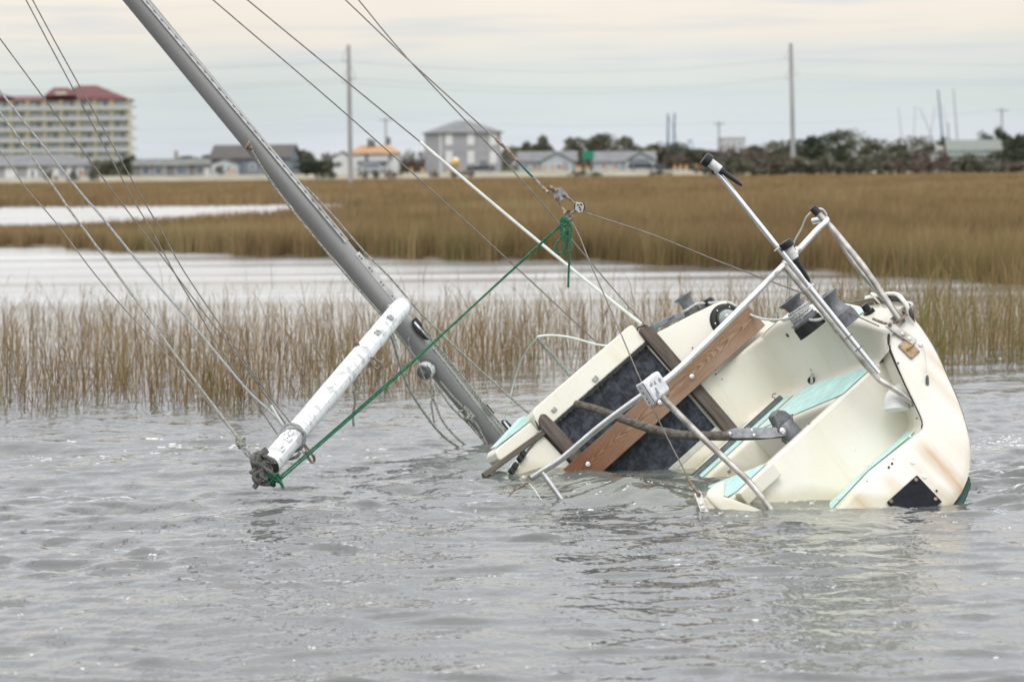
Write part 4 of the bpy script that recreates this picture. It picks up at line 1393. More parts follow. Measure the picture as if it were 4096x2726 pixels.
for px, py, f_ in ((2920, 1733, .445), (3008, 1720, .32), (3016, 1740, .30)):
    MB().lathe([(.009, 0), (.009, .008), (.006, .010)], TS(px, py, f_), (-1, 0, 0), 8).build('bolt', M_chrome, till)
MB().lathe([(.017, 0), (.017, .010), (.010, .014)], TS(3129, 1722, .125), (-1, 0, 0), 6).build('pivot_bolt', M_chrome, till)
# small bits on the stern bulkhead beside the tiller
MB().tube([ff(3236, 1690, .05), ff(3240, 1702, .05), ff(3228, 1708, .05), ff(3244, 1715, .05)], .007, 6).build('shackle', M_rust, boat)

# ---- stern rail
def T(px, py, f_): return ff(px, py, f_)


main = [T(2630, 1545, -.10), T(2760, 1432, -.10), T(3150, 1045, -.10), T(3270, 918, -.10), T(3300, 890, -.09), T(3306, 880, -.075), T(3298, 876, -.04), T(3252, 884, .02)]
rail = MB().tube(smooth_path(main, 5), .0155, 12).build('stern_rail', M_chrome, boat, smooth=70)
tag(rail, 'stainless stern rail tubing')
port_ = [T(2640, 1535, -.10), T(2570, 1580, -.06), T(2400, 1705, .18), T(2250, 1832, .40), T(2180, 1877, .50), T(2128, 1912, .58)]
MB().tube(smooth_path(port_, 4), .0155, 12).build('rail_tube', M_chrome, rail, smooth=70)
MB().tube([T(2168, 1888, .50), T(2222, 1962, .50), T(2270, 2030, .50)], .014, 12).build('rail_leg', M_chrome, rail, smooth=70)
legS = [T(3135, 1060, -.10), T(3300, 1255, -.14), T(3440, 1430, -.18), T(3500, 1498, -.20), T(3530, 1527, -.22), T(3600, 1570, -.235), T(3695, 1645, -.25)]
MB().tube(smooth_path(legS, 5), .0155, 12).build('rail_leg', M_rustub, rail, smooth=70)
legP = [T(2640, 1580, -.10), T(2800, 1740, -.14), T(2960, 1890, -.20), T(3005, 1935, -.22), T(3045, 1985, -.24), T(3085, 2040, -.25)]
MB().tube(smooth_path(legP, 5), .0155, 12).build('rail_leg', M_rustub, rail, smooth=70)
st_foot = np.array([-.20, .655, .12])
st = MB().tube([st_foot, T(3450, 1060, -.13), T(3330, 915, -.08), T(3258, 838, -.06)], .0155, 12).build('stanchion', M_rustub, boat, smooth=70)
MB().lathe([(.020, -.03), (.020, .012), (.012, .015)], T(3258, 838, -.06), nrm(T(3258, 838, -.06) - T(3330, 915, -.08)), 14).build('stanchion_cap', M_dark, st)
MB().box(st_foot + (0, 0, .0), (.035, .03, .006)).build('stanchion_base', M_rust, st)
st2 = [T(3330, 920, .06), T(3420, 1060, .06), T(3540, 1200, .06), T(3595, 1243, -.02)]
MB().tube(smooth_path(st2, 4), .011, 10).build('stanchion_brace', M_rustub, st, smooth=70)
# slack vinyl lifelines
MB().tube(smooth_path([T(3268, 836, -.05), T(3290, 838, -.05), T(3305, 860, -.04), T(3300, 875, -.03)], 5), .006, 8).build('lifeline_end', M_vinyl, st)
MB().tube(smooth_path([T(3252, 842, -.05), T(3225, 870, .0), T(3205, 915, .1), T(3178, 965, .2), T(3165, 1010, .3)], 5), .0045, 8).build('lifeline', M_vinyl, st)
MB().tube(smooth_path([T(3150, 1085, -.09), T(3152, 1120, .1), T(3150, 1165, .4), T(3140, 1215, .7), T(3118, 1258, 1.0)], 5), .0065, 8).build('lifeline', M_vinyl, boat)
# collars on the tubes
for px, py in ((3140, 1055), (3165, 1030), (3190, 1000)):
    q = T(px, py, -.10)
    MB().lathe([(.019, -.008), (.019, .008)], q, nrm(T(3270, 918, -.1) - T(2760, 1432, -.1)), 12).build('clamp', M_dark if px == 3165 else M_rustub, rail)
# white junction box on the rail
bx_c = T(2618, 1548, -.135)
e1 = nrm(T(2690, 1560, -.1) - T(2640, 1480, -.1)); e2 = nrm(T(2560, 1545, -.1) - T(2640, 1480, -.1))
M_boxp = mat('peeling_white', (.66, .68, .70), .45, var=.10, vscale=18, col2=(.72, .74, .76), bump=.25, bscale=35)
jb = MB().box(bx_c, (.056, .052, .034), [e1, e2, np.cross(e1, e2)]).build('junction_box', M_boxp, boat, bevel=.015, seg=3)
sf = bx_c + e2 * .052
MB().box(bx_c + e2 * .058, (.060, .006, .040), [e1, e2, np.cross(e1, e2)]).build('box_lid', M_boxp, jb, bevel=.012, seg=2)
for k_ in (-.04, -.012, .02, .04):
    MB().lathe([(.0055, 0), (.004, .004)], bx_c + e2 * .064 + e1 * k_, e2, 8).build('screw', M_gray, jb)
nn_ = np.cross(e1, e2)
nn_ = nn_ if nn_[0] < 0 else -nn_
for k_ in range(9):                     # bare patches where the paint has come away
    rr_ = random.Random(k_)
    c_ = bx_c + nn_ * .0335 + e1 * rr_.uniform(-.035, .04) + e2 * rr_.uniform(-.035, .03)
    po = [c_ + e1 * .011 * rr_.uniform(.4, 1.3) * math.cos(a) + e2 * .008 * rr_.uniform(.4, 1.3) * math.sin(a) for a in np.linspace(0, 5.6, 8)]
    MB().prism(po, nn_ * .0016).build('bare_patch', M_grayl, jb, smooth=0)
# twisted wire at the port end of the rail
wq = [T(2128, 1912, .58), T(2112, 1905, .58), T(2108, 1930, .57), T(2118, 1925, .56), T(2098, 1935, .55), T(2075, 1950, .52), T(2050, 1965, .50), T(2035, 1985, .5)]
MB().tube(smooth_path(wq, 4), .008, 7, r2=.004).build('lashing_wire', M_rust, boat)
MB().tube(smooth_path([T(2115, 1930, .55), T(2135, 1952, .5), T(2152, 1978, .47), T(2165, 2000, .45)], 4), .002, 5).build('fishing_line', M_vinyl, boat)

# ---- mast
MB0 = np.array([3.42, 0, .50])
mt_top_w = at(545, 0, 17.55)
mdir = nrm(w2b(mt_top_w) - w2b(at(1998, 1768, 17.55)))
mb_w = w2b(at(1998, 1768, 17.55))
mast_len = 6.6
aft = nrm(np.array([-1, 0, 0]) + mdir * mdir[0]); stb = -np.cross(mdir, aft)
rows = []
for t in (-.05, 1.4, 3.0, mast_len):
    rows.append([mb_w + mdir * t + aft * .078 * math.cos(a) + stb * .062 * math.sin(a) for a in np.linspace(0, 2 * math.pi, 28, endpoint=False)])
mm = MB().grid(rows, close=True)
mm.add(rows[0], [tuple(range(27, -1, -1))]); mm.add(rows[-1], [tuple(range(28))])
mast = mm.build('mast', M_alu, boat, smooth=50)
tag(mast, 'grey alloy mast leaning to port')
MB().box(mb_w + mdir * -.07 - aft * .0, (.10, .085, .03), [aft, stb, mdir]).build('mast_step', M_gray, mast, bevel=.01)


def msp(px, py, off=.0):                 # pixel on the aft face of the mast
    P0 = mb_w + aft * (.076 + off)
    return bpl(px, py, aft, aft @ P0)


ta, tb_ = msp(1385, 955, .0), msp(586, 0, .0)
tdir = nrm(tb_ - ta); tlen = np.linalg.norm(tb_ - ta) + 1.5
off_s = ((ta - mb_w) @ stb)
tc_ = ta - aft * (ta - mb_w - aft * .074) @ aft
tk = MB()
for sg in (-1, 1):
    tk.box(tc_ + tdir * tlen / 2 + stb * sg * .0095 , (.0035, .004, tlen / 2), [stb, aft, tdir])
tk.box(tc_ + tdir * tlen / 2 - aft * .002, (.008, .0015, tlen / 2), [stb, aft, tdir])
trkm = tk.build('sail_track', M_alul, mast)
slot = MB().box((0, 0, 0), (.0058, .003, .008), [stb, aft, tdir]).build('track_slot', M_gray, mast)
slot.location = tc_ + tdir * .05 + aft * .001
for k_ in range(1, 34):
    c_ = slot.copy(); COL.objects.link(c_); c_.parent = mast; c_.location = tc_ + tdir * (.05 + .065 * k_) + aft * .001
# riveted lower track plate
pa, pb = msp(1428, 1012), msp(1592, 1212)
d_ = nrm(pb - pa); w_ = np.cross(d_, aft)
pm = (pa + pb) / 2; pm = pm - aft * (((pm - mb_w) @ aft) - .074)
plt_ = MB().box(pm, (np.linalg.norm(pb - pa) / 2, .017, .004), [d_, w_, aft]).build('mast_plate', M_alul, mast, bevel=.002)
for k_, t in enumerate((.06, .11, .3, .36, .58, .64, .86, .92)):
    q = pa + (pb - pa) * t; q = q - aft * (((q - mb_w) @ aft) - .080)
    MB().lathe([(.0065, 0), (.005, .003)], q, aft, 8).build('rivet', M_gray, mast)
# dark exit box, blocks and base fittings low on the mast
for px, py, hw, hl in ((1955, 1640, .016, .035), (1668, 1290, .018, .03)):
    MB().box(msp(px, py, .004), (hw, .006, hl), [stb, aft, mdir]).build('exit_box', M_dark, mast, bevel=.003)


def cheek_block(q, d, parent_, L=.075, w=.024):
    n_ = nrm(aft - d * (aft @ d)); x_ = np.cross(d, n_)
    pr = [q + d * L * a + x_ * w * b for a, b in ((-1, 0), (-.7, .8), (0, 1.1), (.7, .8), (1, 0), (.7, -.8), (0, -1.1), (-.7, -.8))]
    o = MB().prism(pr, n_ * .022).build('block', M_dark, parent_, bevel=.004)
    MB().box(q + n_ * .024, (L * .8, .006, .002), [d, x_, n_]).build('block_strap', M_chrome, o)
    MB().lathe([(.006, 0), (.005, .004)], q + n_ * .025, n_, 8).build('block_pin', M_chrome, o)
    return o


cheek_block(msp(1680, 1322, .02), nrm(msp(1706, 1352) - msp(1655, 1292)), mast)
cheek_block(msp(2030, 1712, .01), nrm(msp(2048, 1735) - msp(2014, 1690)), mast, L=.06)
# mast winch with rope turns
mwq = mb_w + mdir * ((msp(1705, 1480) - mb_w) @ mdir) - stb * .055 + aft * .03
axw = nrm(-stb * .8 + aft * .6)
mw = MB().lathe([(.050, 0), (.050, .012), (.038, .02), (.034, .05), (.036, .07), (.044, .08), (.041, .086), (.025, .087)], mwq, axw, 24).build('mast_winch', M_gray, mast)
tw = []
x_, y_ = perp(axw)
for k_ in range(5 * 16):
    a = k_ / 16 * 2 * math.pi
    tw.append(mwq + axw * (.024 + .010 * k_ / 16) + (x_ * math.cos(a) + y_ * math.sin(a)) * .046)
MB().tube(tw, .0065, 7).build('rope_turn', M_braid, mw)
MB().lathe([(.014, .087), (.014, .090), (.008, .092)], mwq, axw, 12).build('winch_socket', M_rust, mw)
# halyard tails along the mast, cleat hitch and drooping loops
def mrope(name, pts, r, m_, parent_=mast, n_=5):
    return MB().tube(smooth_path(pts, n_), r, 7).build(name, m_, parent_, smooth=70)


YM = 17.42
A = lambda px, py, Y=YM: ab(px, py, Y)
mrope('halyard', [A(1690, 1305), A(1760, 1395), A(1860, 1520), A(1960, 1645), A(2040, 1740)], .0065, M_ropeg)
mrope('halyard', [A(1700, 1330), A(1770, 1420), A(1870, 1545), A(1965, 1668), A(2030, 1750)], .0065, M_ropeg)
mrope('halyard', [A(1730, 1395), A(1800, 1480), A(1900, 1610), A(2000, 1735), A(2030, 1760)], .006, M_ropeg)
mrope('halyard', [A(1640, 1340), A(1632, 1370), A(1650, 1420), A(1680, 1470), A(1700, 1520)], .006, M_ropeg)
mrope('halyard', [A(1725, 1535), A(1735, 1570), A(1725, 1610), A(1735, 1680), A(1740, 1690)], .006, M_ropeg)
mrope('halyard', [A(1695, 1510), A(1735, 1600), A(1775, 1690), A(1850, 1770), A(1930, 1812), A(1985, 1820)], .0065, M_ropeg)
mrope('halyard', [A(1740, 1530), A(1800, 1620), A(1880, 1700), A(1940, 1770), A(1978, 1810)], .006, M_ropeg)
mrope('halyard', [A(1760, 1525), A(1830, 1610), A(1900, 1690), A(1930, 1740), A(1965, 1810)], .006, M_ropeg)
for k_ in range(4):                      # bunched hitches
    rr_ = random.Random(20 + k_)
    c_ = A(1872, 1665)
    lp = [c_ + np.array([rr_.gauss(0, .01), rr_.gauss(0, .018), rr_.gauss(0, .035)]) + aft * .03 for _ in range(7)]
    mrope('hitch', lp, .0065, M_ropeg)
lp = [A(1740, 1395) + aft * .02 + np.array([0, .018 * math.cos(a), .018 * math.sin(a) + .004 * a]) for a in np.linspace(0, 12, 14)]
mrope('hitch', lp, .005, M_ropeg)
for k_ in range(3):
    rr_ = random.Random(40 + k_)
    lp = [A(1985, 1812) + np.array([rr_.gauss(0, .02), rr_.gauss(0, .02), rr_.gauss(0, .03)]) for _ in range(6)]
    mrope('hitch', lp, .007, M_ropeg)
# long halyards on the left edge of the mast and standing off to its right
mrope('halyard', [A(1000, 590), A(1060, 690), A(1160, 830), A(1300, 1000), A(1420, 1140), A(1560, 1300), A(1670, 1440)], .007, M_ropeg)
for k_ in range(3):
    rr_ = random.Random(60 + k_)
    mrope('frayed_hitch', [A(1000, 590) + np.array([rr_.gauss(0, .01), rr_.gauss(0, .012), rr_.gauss(0, .02)]) for _ in range(6)], .006, M_rust)
mrope('halyard', [A(1222, 745, 17.5), A(1330, 860), A(1460, 1010), A(1560, 1110), A(1700, 1270), A(1900, 1460), A(2060, 1605), A(2120, 1655)], .006, M_ropeg)

# ---- boom
g0, g1 = w2b(at(1608, 1225, 17.35)), w2b(at(1070, 1868, 14.55))
bd = nrm(g1 - g0); blen = np.linalg.norm(g1 - g0)
bx_, by_ = perp(bd)
boom_m = MB().grid([[g0 + bd * t + bx_ * .060 * math.cos(a) + by_ * .056 * math.sin(a) for a in np.linspace(0, 2 * math.pi, 24, endpoint=False)] for t in np.linspace(.04, blen, 8)], close=True)
boom = boom_m.build('boom', M_boomw, boat, smooth=60)
tag(boom, 'white painted boom swung out with its end at the water')
# groove along the boom
gz = nrm(w2b(at(1300, 1600, 15.9)) - g0)
gr_d = BM.T @ nrm(CAM - at(1330, 1560, 16.0)); gr_d = nrm(gr_d - bd * (gr_d @ bd))
gside = np.cross(bd, gr_d)
for o2, m_ in ((-.12, M_boomw), (.16, M_boomw)):
    MB().box(g0 + bd * (blen / 2 + .08) + gr_d * .0575 + gside * o2 * .1, (.0045, .0025, blen / 2 - .1), [gside, gr_d, bd]).build('sail_groove', m_, boom)
MB().lathe([(.0585, 0), (.0585, .010), (.050, .012)], g1 - bd * .003, bd, 24).build('boom_end_cap', M_rubber, boom)
MB().lathe([(.006, 0), (.006, .008)], g1 + bd * .009 + bx_ * .01, bd, 6).build('cap_bolt', M_chrome, boom)
# gooseneck casting
gk = MB().lathe([(.058, 0), (.060, .03), (.052, .07), (.034, .095), (.012, .104)], g0 + bd * .05, -bd, 20).build('gooseneck', M_alul, boom, smooth=60)
MB().tube(smooth_path([A(1640, 1232), A(1575, 1225), A(1556, 1222), A(1552, 1232), A(1570, 1240)], 4), .006, 7).build('gooseneck_pin', M_rustub, boom)


def boompt(px, py, side=1.0):            # a point on the visible flank of the boom
    t = ((ab(px, py, 16) - g0))
    # march along the view ray to the closest approach with the boom axis
    o = BM.T @ (CAM - BO); d = BM.T @ ray(px, py)
    w0 = o - g0; a_, b_, c_, d0, e0 = d @ d, d @ bd, 1.0, d @ w0, bd @ w0
    tc2 = (a_ * e0 - b_ * d0) / (a_ * c_ - b_ * b_); sc2 = (b_ * e0 - c_ * d0) / (a_ * c_ - b_ * b_)
    ax_p = g0 + bd * tc2; q_ = o + d * sc2
    r_ = nrm(-d); r_ = nrm(r_ - bd * (r_ @ bd)); lat = q_ - ax_p
    dep = math.sqrt(max(0, .058 ** 2 - lat @ lat))
    return ax_p + lat + r_ * dep, nrm(lat + r_ * dep)


for k_, (px, py, s1, s2) in enumerate(((1483, 1362, .030, .016), (1535, 1300, .026, .018), (1130, 1765, .030, .020), (1122, 1788, .030, .020), (1095, 1830, .026, .016))):
    q, n_ = boompt(px, py)
    fit_ = MB().box(q + n_ * .006, (s1, s2, .007), [bd, np.cross(n_, bd), n_]).build('boom_fitting', M_grayl if k_ < 2 else M_boomw, boom, bevel=.005)
    for dx in (-.5, .5):
        MB().lathe([(.005, 0), (.004, .003)], q + n_ * .013 + bd * s1 * dx, n_, 8).build('screw', M_rust, boom)
for px, py in ((1488, 1462), (1240, 1795), (1440, 1412)):
    q, n_ = boompt(px - 20, py - 15)
    MB().tube(smooth_path([q, q + n_ * .03 + bd * .015, q + n_ * .06 + gdir * .03, q + gdir * .06 + n_ * .04, q + gdir * .03], 4), .007, 7).build('boom_bail', M_rust, boom)
# lashings round the boom end
for (px, py) in ((1195, 1770),):
    q, n_ = boompt(px, py)
    c_ = g0 + bd * ((q - g0) @ bd)
    lp = [c_ + bd * (.02 * math.sin(a) + .0 * a) + (bx_ * math.cos(a) + by_ * math.sin(a)) * .067 for a in np.linspace(0, 2 * math.pi, 26)]
    MB().tube(lp, .0085, 7).build('lashing', M_ropel, boom)
    lp = [c_ + bd * (.06 * math.sin(a * .5 + .6) + .05) + (bx_ * math.cos(a) + by_ * math.sin(a)) * (.069 + .01 * math.sin(a)) for a in np.linspace(1.2, 6.8, 24)]
    MB().tube(lp, .0085, 7).build('lashing', M_ropel, boom)
E0 = lambda px, py, Y=14.5: ab(px, py, Y)
for k_ in range(7):                      # knots on the boom end
    rr_ = random.Random(80 + k_)
    c_ = E0(1040, 1862, 14.46)
    MB().tube(smooth_path([c_ + np.array([rr_.gauss(0, .012), rr_.gauss(0, .028), rr_.gauss(0, .034)]) for _ in range(7)], 4), .011, 7).build('knot', M_roped, boom)
MB().tube(smooth_path([E0(1045, 1870, 14.45), E0(1050, 1900, 14.45), E0(1035, 1925, 14.45), E0(1015, 1950, 14.45)], 4), .013, 8).build('rope_tail', M_roped, boom)
MB().tube(smooth_path([E0(1045, 1870, 14.47), E0(1030, 1900, 14.47), E0(1042, 1930, 14.47), E0(1080, 1935, 14.47)], 4), .012, 8).build('rope_tail', M_roped, boom)
MB().box(E0(1050, 1815, 14.5), (.05, .018, .016), [bd, by_, bx_]).build('end_block', M_dark, boom, bevel=.005)
MB().tube(smooth_path([E0(1000, 1828), E0(1012, 1838), E0(1008, 1850), E0(1030, 1842), E0(1045, 1850)], 4), .008, 7).build('shackle', M_rust, boom)
# short frayed rope hanging under the boom
mrope('rope_tail', [A(1428, 1515, 16.3), A(1418, 1535, 16.3), A(1430, 1550, 16.3), A(1415, 1562, 16.3), A(1420, 1600, 16.3), A(1412, 1660, 16.3), A(1415, 1705, 16.3)], .007, M_ropeg, boom)
mrope('sheet_tail', [A(1540, 1308, 17.1), A(1562, 1320, 17.05), A(1585, 1360, 17.0), A(1595, 1395, 17.0)], .009, M_braid, boom)
mrope('sheet_tail', [A(1540, 1308, 17.1), A(1570, 1360, 17.1), A(1590, 1430, 17.1), A(1630, 1540, 17.15), A(1690, 1640, 17.2), A(1770, 1740, 17.25), A(1860, 1800, 17.3), A(1930, 1822, 17.35), A(1985, 1818, 17.4)], .0075, M_ropeg, boom)

# ---- standing rigging
def wire(name, pts, r, m_, n_=4, lab=None):
    run_ = [MH] + smooth_path(pts[1:], n_) if pts[0] is MH else smooth_path(pts, n_)
    o = MB().tube(run_, r, 7).build(name, m_, boat, smooth=70)
    if lab: tag(o, lab)
    return o


MH = mb_w + mdir * 6.45                  # masthead, high above the picture
wire('backstay', [MH, ab(1100, -260, 16.8), ab(1382, 0, 16.35), ab(1634, 240, 15.9), ab(1985, 558, 15.3)], .0042, M_wire)
wire('backstay_rod', [ab(1985, 558, 15.3), ab(2030, 600, 15.24), ab(2078, 652, 15.18)], .0085, M_rust)
wire('backstay_screw', [ab(2078, 652, 15.18), ab(2105, 682, 15.13), ab(2135, 712, 15.1)], .006, M_keel)
wire('backstay_rod', [ab(2135, 712, 15.1), ab(2160, 738, 15.06), ab(2192, 770, 15.0)], .0085, M_rust)
pp = [ab(px, py, 14.95) for px, py in ((2205, 758), (2245, 750), (2272, 778), (2272, 790), (2232, 806), (2220, 800))]
plate = MB().prism(pp, BM.T @ np.array([0, -.008, 0])).build('stay_plate', M_grayl, boat, bevel=.002)
for px, py in ((2225, 760), (2257, 780), (2230, 794)):
    MB().lathe([(.011, 0), (.010, .006), (.006, .010)], ab(px, py, 14.94), BM.T @ np.array([0, -1.0, 0]), 10).build('clevis_pin', M_rust, plate)
wire('toggle', [ab(2192, 745, 14.93), ab(2227, 765, 14.93)], .011, M_rust)
wire('link', [ab(2257, 780, 14.93), ab(2285, 800, 14.93), ab(2300, 815, 14.92)], .006, M_rust)
wire('link', [ab(2230, 794, 14.93), ab(2245, 825, 14.93), ab(2265, 850, 14.92)], .006, M_rust)
bq = ab(2318, 828, 14.9)
vw = BM.T @ np.array([0, -1.0, 0])
blk = MB().lathe([(.028, -.014), (.028, .014)], bq, vw, 20).build('stay_block', M_dark, boat)
hx, hz = BM.T @ np.array([1.0, 0, 0]), BM.T @ np.array([0, 0, 1.0])
MB().prism([bq + vw * .015 + hx * a * .026 + hz * b * .026 for a, b in ((-.7, 1), (.5, .9), (.9, .2), (.6, -.9), (-.2, -1.1), (-.9, -.5))], vw * .004).build('block_cheek', M_alul, blk, bevel=.002)
for a, b in ((-.3, .4), (.3, .45), (0, -.1), (.2, -.5)):
    MB().lathe([(.005, 0), (.005, .002)], bq + vw * .0195 + hx * a * .026 + hz * b * .026, vw, 8).build('block_hole', M_dark, blk)
blk2 = MB().lathe([(.022, -.010), (.022, .010)], ab(2268, 858, 14.9), nrm(vw + hx), 18).build('stay_block', M_rust, boat)
wire('shackle', [ab(2265, 868, 14.88), ab(2278, 880, 14.88), ab(2290, 868, 14.88), ab(2283, 855, 14.88), ab(2300, 842, 14.88)], .007, M_rust)
# bridle legs to the two chainplates
wire('bridle_leg', [ab(2345, 852, 14.9), ab(2600, 935, 14.83), ab(2850, 1035, 14.76), ab(3050, 1112, 14.7), ab(3300, 1207, 14.6), CP_S0 + np.array([-.01, -.05, .03])], .0034, M_wire)
wire('bridle_end', [ab(3490, 1273, 14.5), ab(3525, 1288, 14.48), CP_S0 + np.array([-.012, 0, 0])], .0075, M_rust)
wire('bridle_leg', [ab(2285, 882, 14.88), ab(2320, 950, 14.8), ab(2360, 1050, 14.7), ab(2450, 1255, 14.5), ab(2550, 1490, 14.3), ab(2640, 1690, 14.12), ab(2755, 1915, 13.95)], .0034, M_wire)
wire('bridle_end', [ab(2748, 1905, 13.95), ab(2775, 1950, 13.92), CP_P0 + np.array([-.012, 0, 0])], .0075, M_rust)
# starboard shrouds
wire('shroud', [MH, ab(600, -220, 17.7), ab(852, 0, 17.7), ab(1420, 487, 17.65), ab(2000, 1010, 17.6), ab(2420, 1400, 17.55)], .0042, M_wire)
wire('shroud', [MH, ab(760, -195, 17.7), ab(990, 0, 17.7), ab(1330, 280, 17.65), ab(1680, 567, 17.6)], .0045, M_wire)
wire('shroud_cover', [ab(1680, 567, 17.6), ab(2000, 838, 17.58), ab(2330, 1110, 17.55), ab(2565, 1295, 17.5)], .0095, M_vinyl, lab='white plastic shroud cover')
wire('shroud', [MH, ab(1250, -220, 17.4), ab(1434, 0, 17.4), ab(1640, 245, 17.35), ab(2090, 725, 17.3), ab(2290, 962, 17.3), ab(2440, 1140, 17.28), ab(2590, 1310, 17.25)], .004, M_wire)
wire('wire_loop', [ab(2492, 1205, 17.25), ab(2500, 1225, 17.25), ab(2485, 1222, 17.25), ab(2478, 1210, 17.25), ab(2495, 1200, 17.25)], .003, M_vinylg, 5)
# port shrouds that run down into the water
wire('shroud', [MH, ab(-230, -160, 17.2), ab(0, 155, 17.2), ab(440, 750, 17.1), ab(689, 1080, 17.0), ab(823, 1260, 16.95), ab(957, 1430, 16.9), ab(1078, 1605, 16.87), ab(1170, 1735, 16.85), ab(1255, 1885, 16.8)], .0038, M_wire)
wire('shroud', [MH, ab(-20, -280, 17.2), ab(104, 0, 17.2), ab(507, 750, 17.1), ab(606, 920, 17.05), ab(689, 1075, 17), ab(753, 1184, 17), ab(925, 1464, 16.95), ab(1116, 1745, 16.9), ab(1230, 1905, 16.87)], .0038, M_wire)
wire('shroud', [MH, ab(0, -300, 17.1), ab(130, 0, 17.1), ab(545, 750, 17), ab(638, 909, 17), ab(734, 1082, 16.95), ab(893, 1318, 16.9), ab(1060, 1560, 16.85), ab(1180, 1718, 16.82), ab(1262, 1880, 16.8)], .0038, M_wire)
wire('shroud_cover', [ab(1083, 1620, 16.7), ab(1110, 1665, 16.7), ab(1150, 1740, 16.7)], .008, M_vinyl)
# halyards brought down to the boom end
wire('halyard', [MH, ab(-260, 90, 17), ab(0, 450, 16.6), ab(217, 750, 16.2), ab(274, 833, 16.1), ab(383, 980, 15.9), ab(472, 1101, 15.75), ab(574, 1241, 15.5), ab(670, 1375, 15.3), ab(765, 1503, 15.1), ab(861, 1630, 14.9), ab(957, 1758, 14.65)], .0068, M_ropeg)
wire('halyard', [MH, ab(-260, 20, 17), ab(0, 365, 16.7), ab(306, 750, 16.4), ab(383, 839, 16.3), ab(472, 948, 16.2), ab(555, 1050, 16.1), ab(670, 1184, 15.9), ab(765, 1292, 15.8), ab(893, 1445, 15.6), ab(995, 1566, 15.45), ab(1084, 1649, 15.3), ab(1160, 1738, 15.2)], .0068, M_ropel)
wire('topping_lift', [MH, ab(-200, 380, 17), ab(0, 605, 16.6), ab(102, 750, 16.4), ab(223, 890, 16.2), ab(383, 1101, 15.9), ab(555, 1299, 15.6), ab(689, 1445, 15.4), ab(823, 1598, 15.1), ab(893, 1681, 15), ab(957, 1760, 14.7)], .0036, M_wire)
for k_ in range(3):
    rr_ = random.Random(100 + k_)
    c_ = ab(965, 1772, 14.63)
    MB().tube(smooth_path([c_ + np.array([rr_.gauss(0, .008), rr_.gauss(0, .014), rr_.gauss(0, .014)]) for _ in range(7)], 4), .009, 7).build('knot', M_ropeg, boat)
MB().tube(smooth_path([ab(968, 1785, 14.62), ab(992, 1800, 14.6), ab(1003, 1825, 14.6), ab(985, 1815, 14.6), ab(966, 1790, 14.62)], 5), .007, 7).build('thimble', M_ropel, boat)
# bent lifeline stanchion on the far side deck
wire('lifeline_stanchion', [ab(2150, 1350, 17.3), ab(2280, 1500, 17.35), ab(2330, 1560, 17.35)], .010, M_ropeg)
wire('lifeline', [ab(2150, 1345, 17.3), ab(2200, 1340, 17.3), ab(2280, 1348, 17.2), ab(2380, 1375, 17.0), ab(2430, 1383, 16.9)], .006, M_vinyl)
wire('lifeline', [ab(2148, 1350, 17.3), ab(2110, 1395, 17.4), ab(2080, 1450, 17.5), ab(2055, 1530, 17.6), ab(2035, 1610, 17.6), ab(2020, 1672, 17.6)], .004, M_vinylg)

# the meshes above are written in (f, s, u), which is left-handed: turn them to (f, port, u) and set the boat in place
def turn(o):
    for ch in o.children:
        if ch.type == 'MESH' and ch.data.name not in done:
            done.add(ch.data.name)
            ch.data.transform(Matrix.Diagonal((1, -1, 1, 1)))
            ch.data.flip_normals()
        ch.location.y *= -1
        turn(ch)


done = set()
turn(boat)
bmx = Matrix.Identity(4)
for i in range(3):
    bmx[i][0], bmx[i][1], bmx[i][2], bmx[i][3] = BM[i, 0], -BM[i, 1], BM[i, 2], BO[i]
boat.matrix_world = bmx

# ================================================================== THINGS ON THE BOAT
def wmb_tube(pts, r, n_=8): return MB().tube(pts, r, n_)


# loose bright pole lashed to the rail leg
pole_pts = [at(2856, 672, 14.1), at(3150, 1035, 14.17), at(3515, 1492, 14.2)]
pw0 = b2w(T(2856, 672, -.17)); pw1 = b2w(T(3515, 1492, -.245))
polet = empty('metal_pole', tuple(pw1))
tag(polet, 'long bright metal tube lashed to the stern rail holding a solar light', 'pole')
dpole = nrm(pw0 - pw1)
MB().tube([(0, 0, 0), (pw0 - pw1) * .5, pw0 - pw1], .0135, 14).build('tube', mat('bright_tube', (.80, .81, .83), .16, 1.0, var=.08, vscale=30), polet, smooth=70)
MB().lathe([(.0142, -.012), (.0142, .002)], pw0 - pw1, dpole, 12).build('tube_cap', M_dark, polet)
for t in (.12, .18, .42, .61):
    c_ = (pw0 - pw1) * t
    lp = [c_ + np.array([.0, .0, 0]) + (perp(dpole)[0] * math.cos(a) * .034 + perp(dpole)[1] * math.sin(a) * .022) for a in np.linspace(0, 2 * math.pi, 20)]
    MB().tube(lp, .002 if t < .3 else .0035, 6).build('tie', M_wire if t < .3 else M_vinyl, polet)


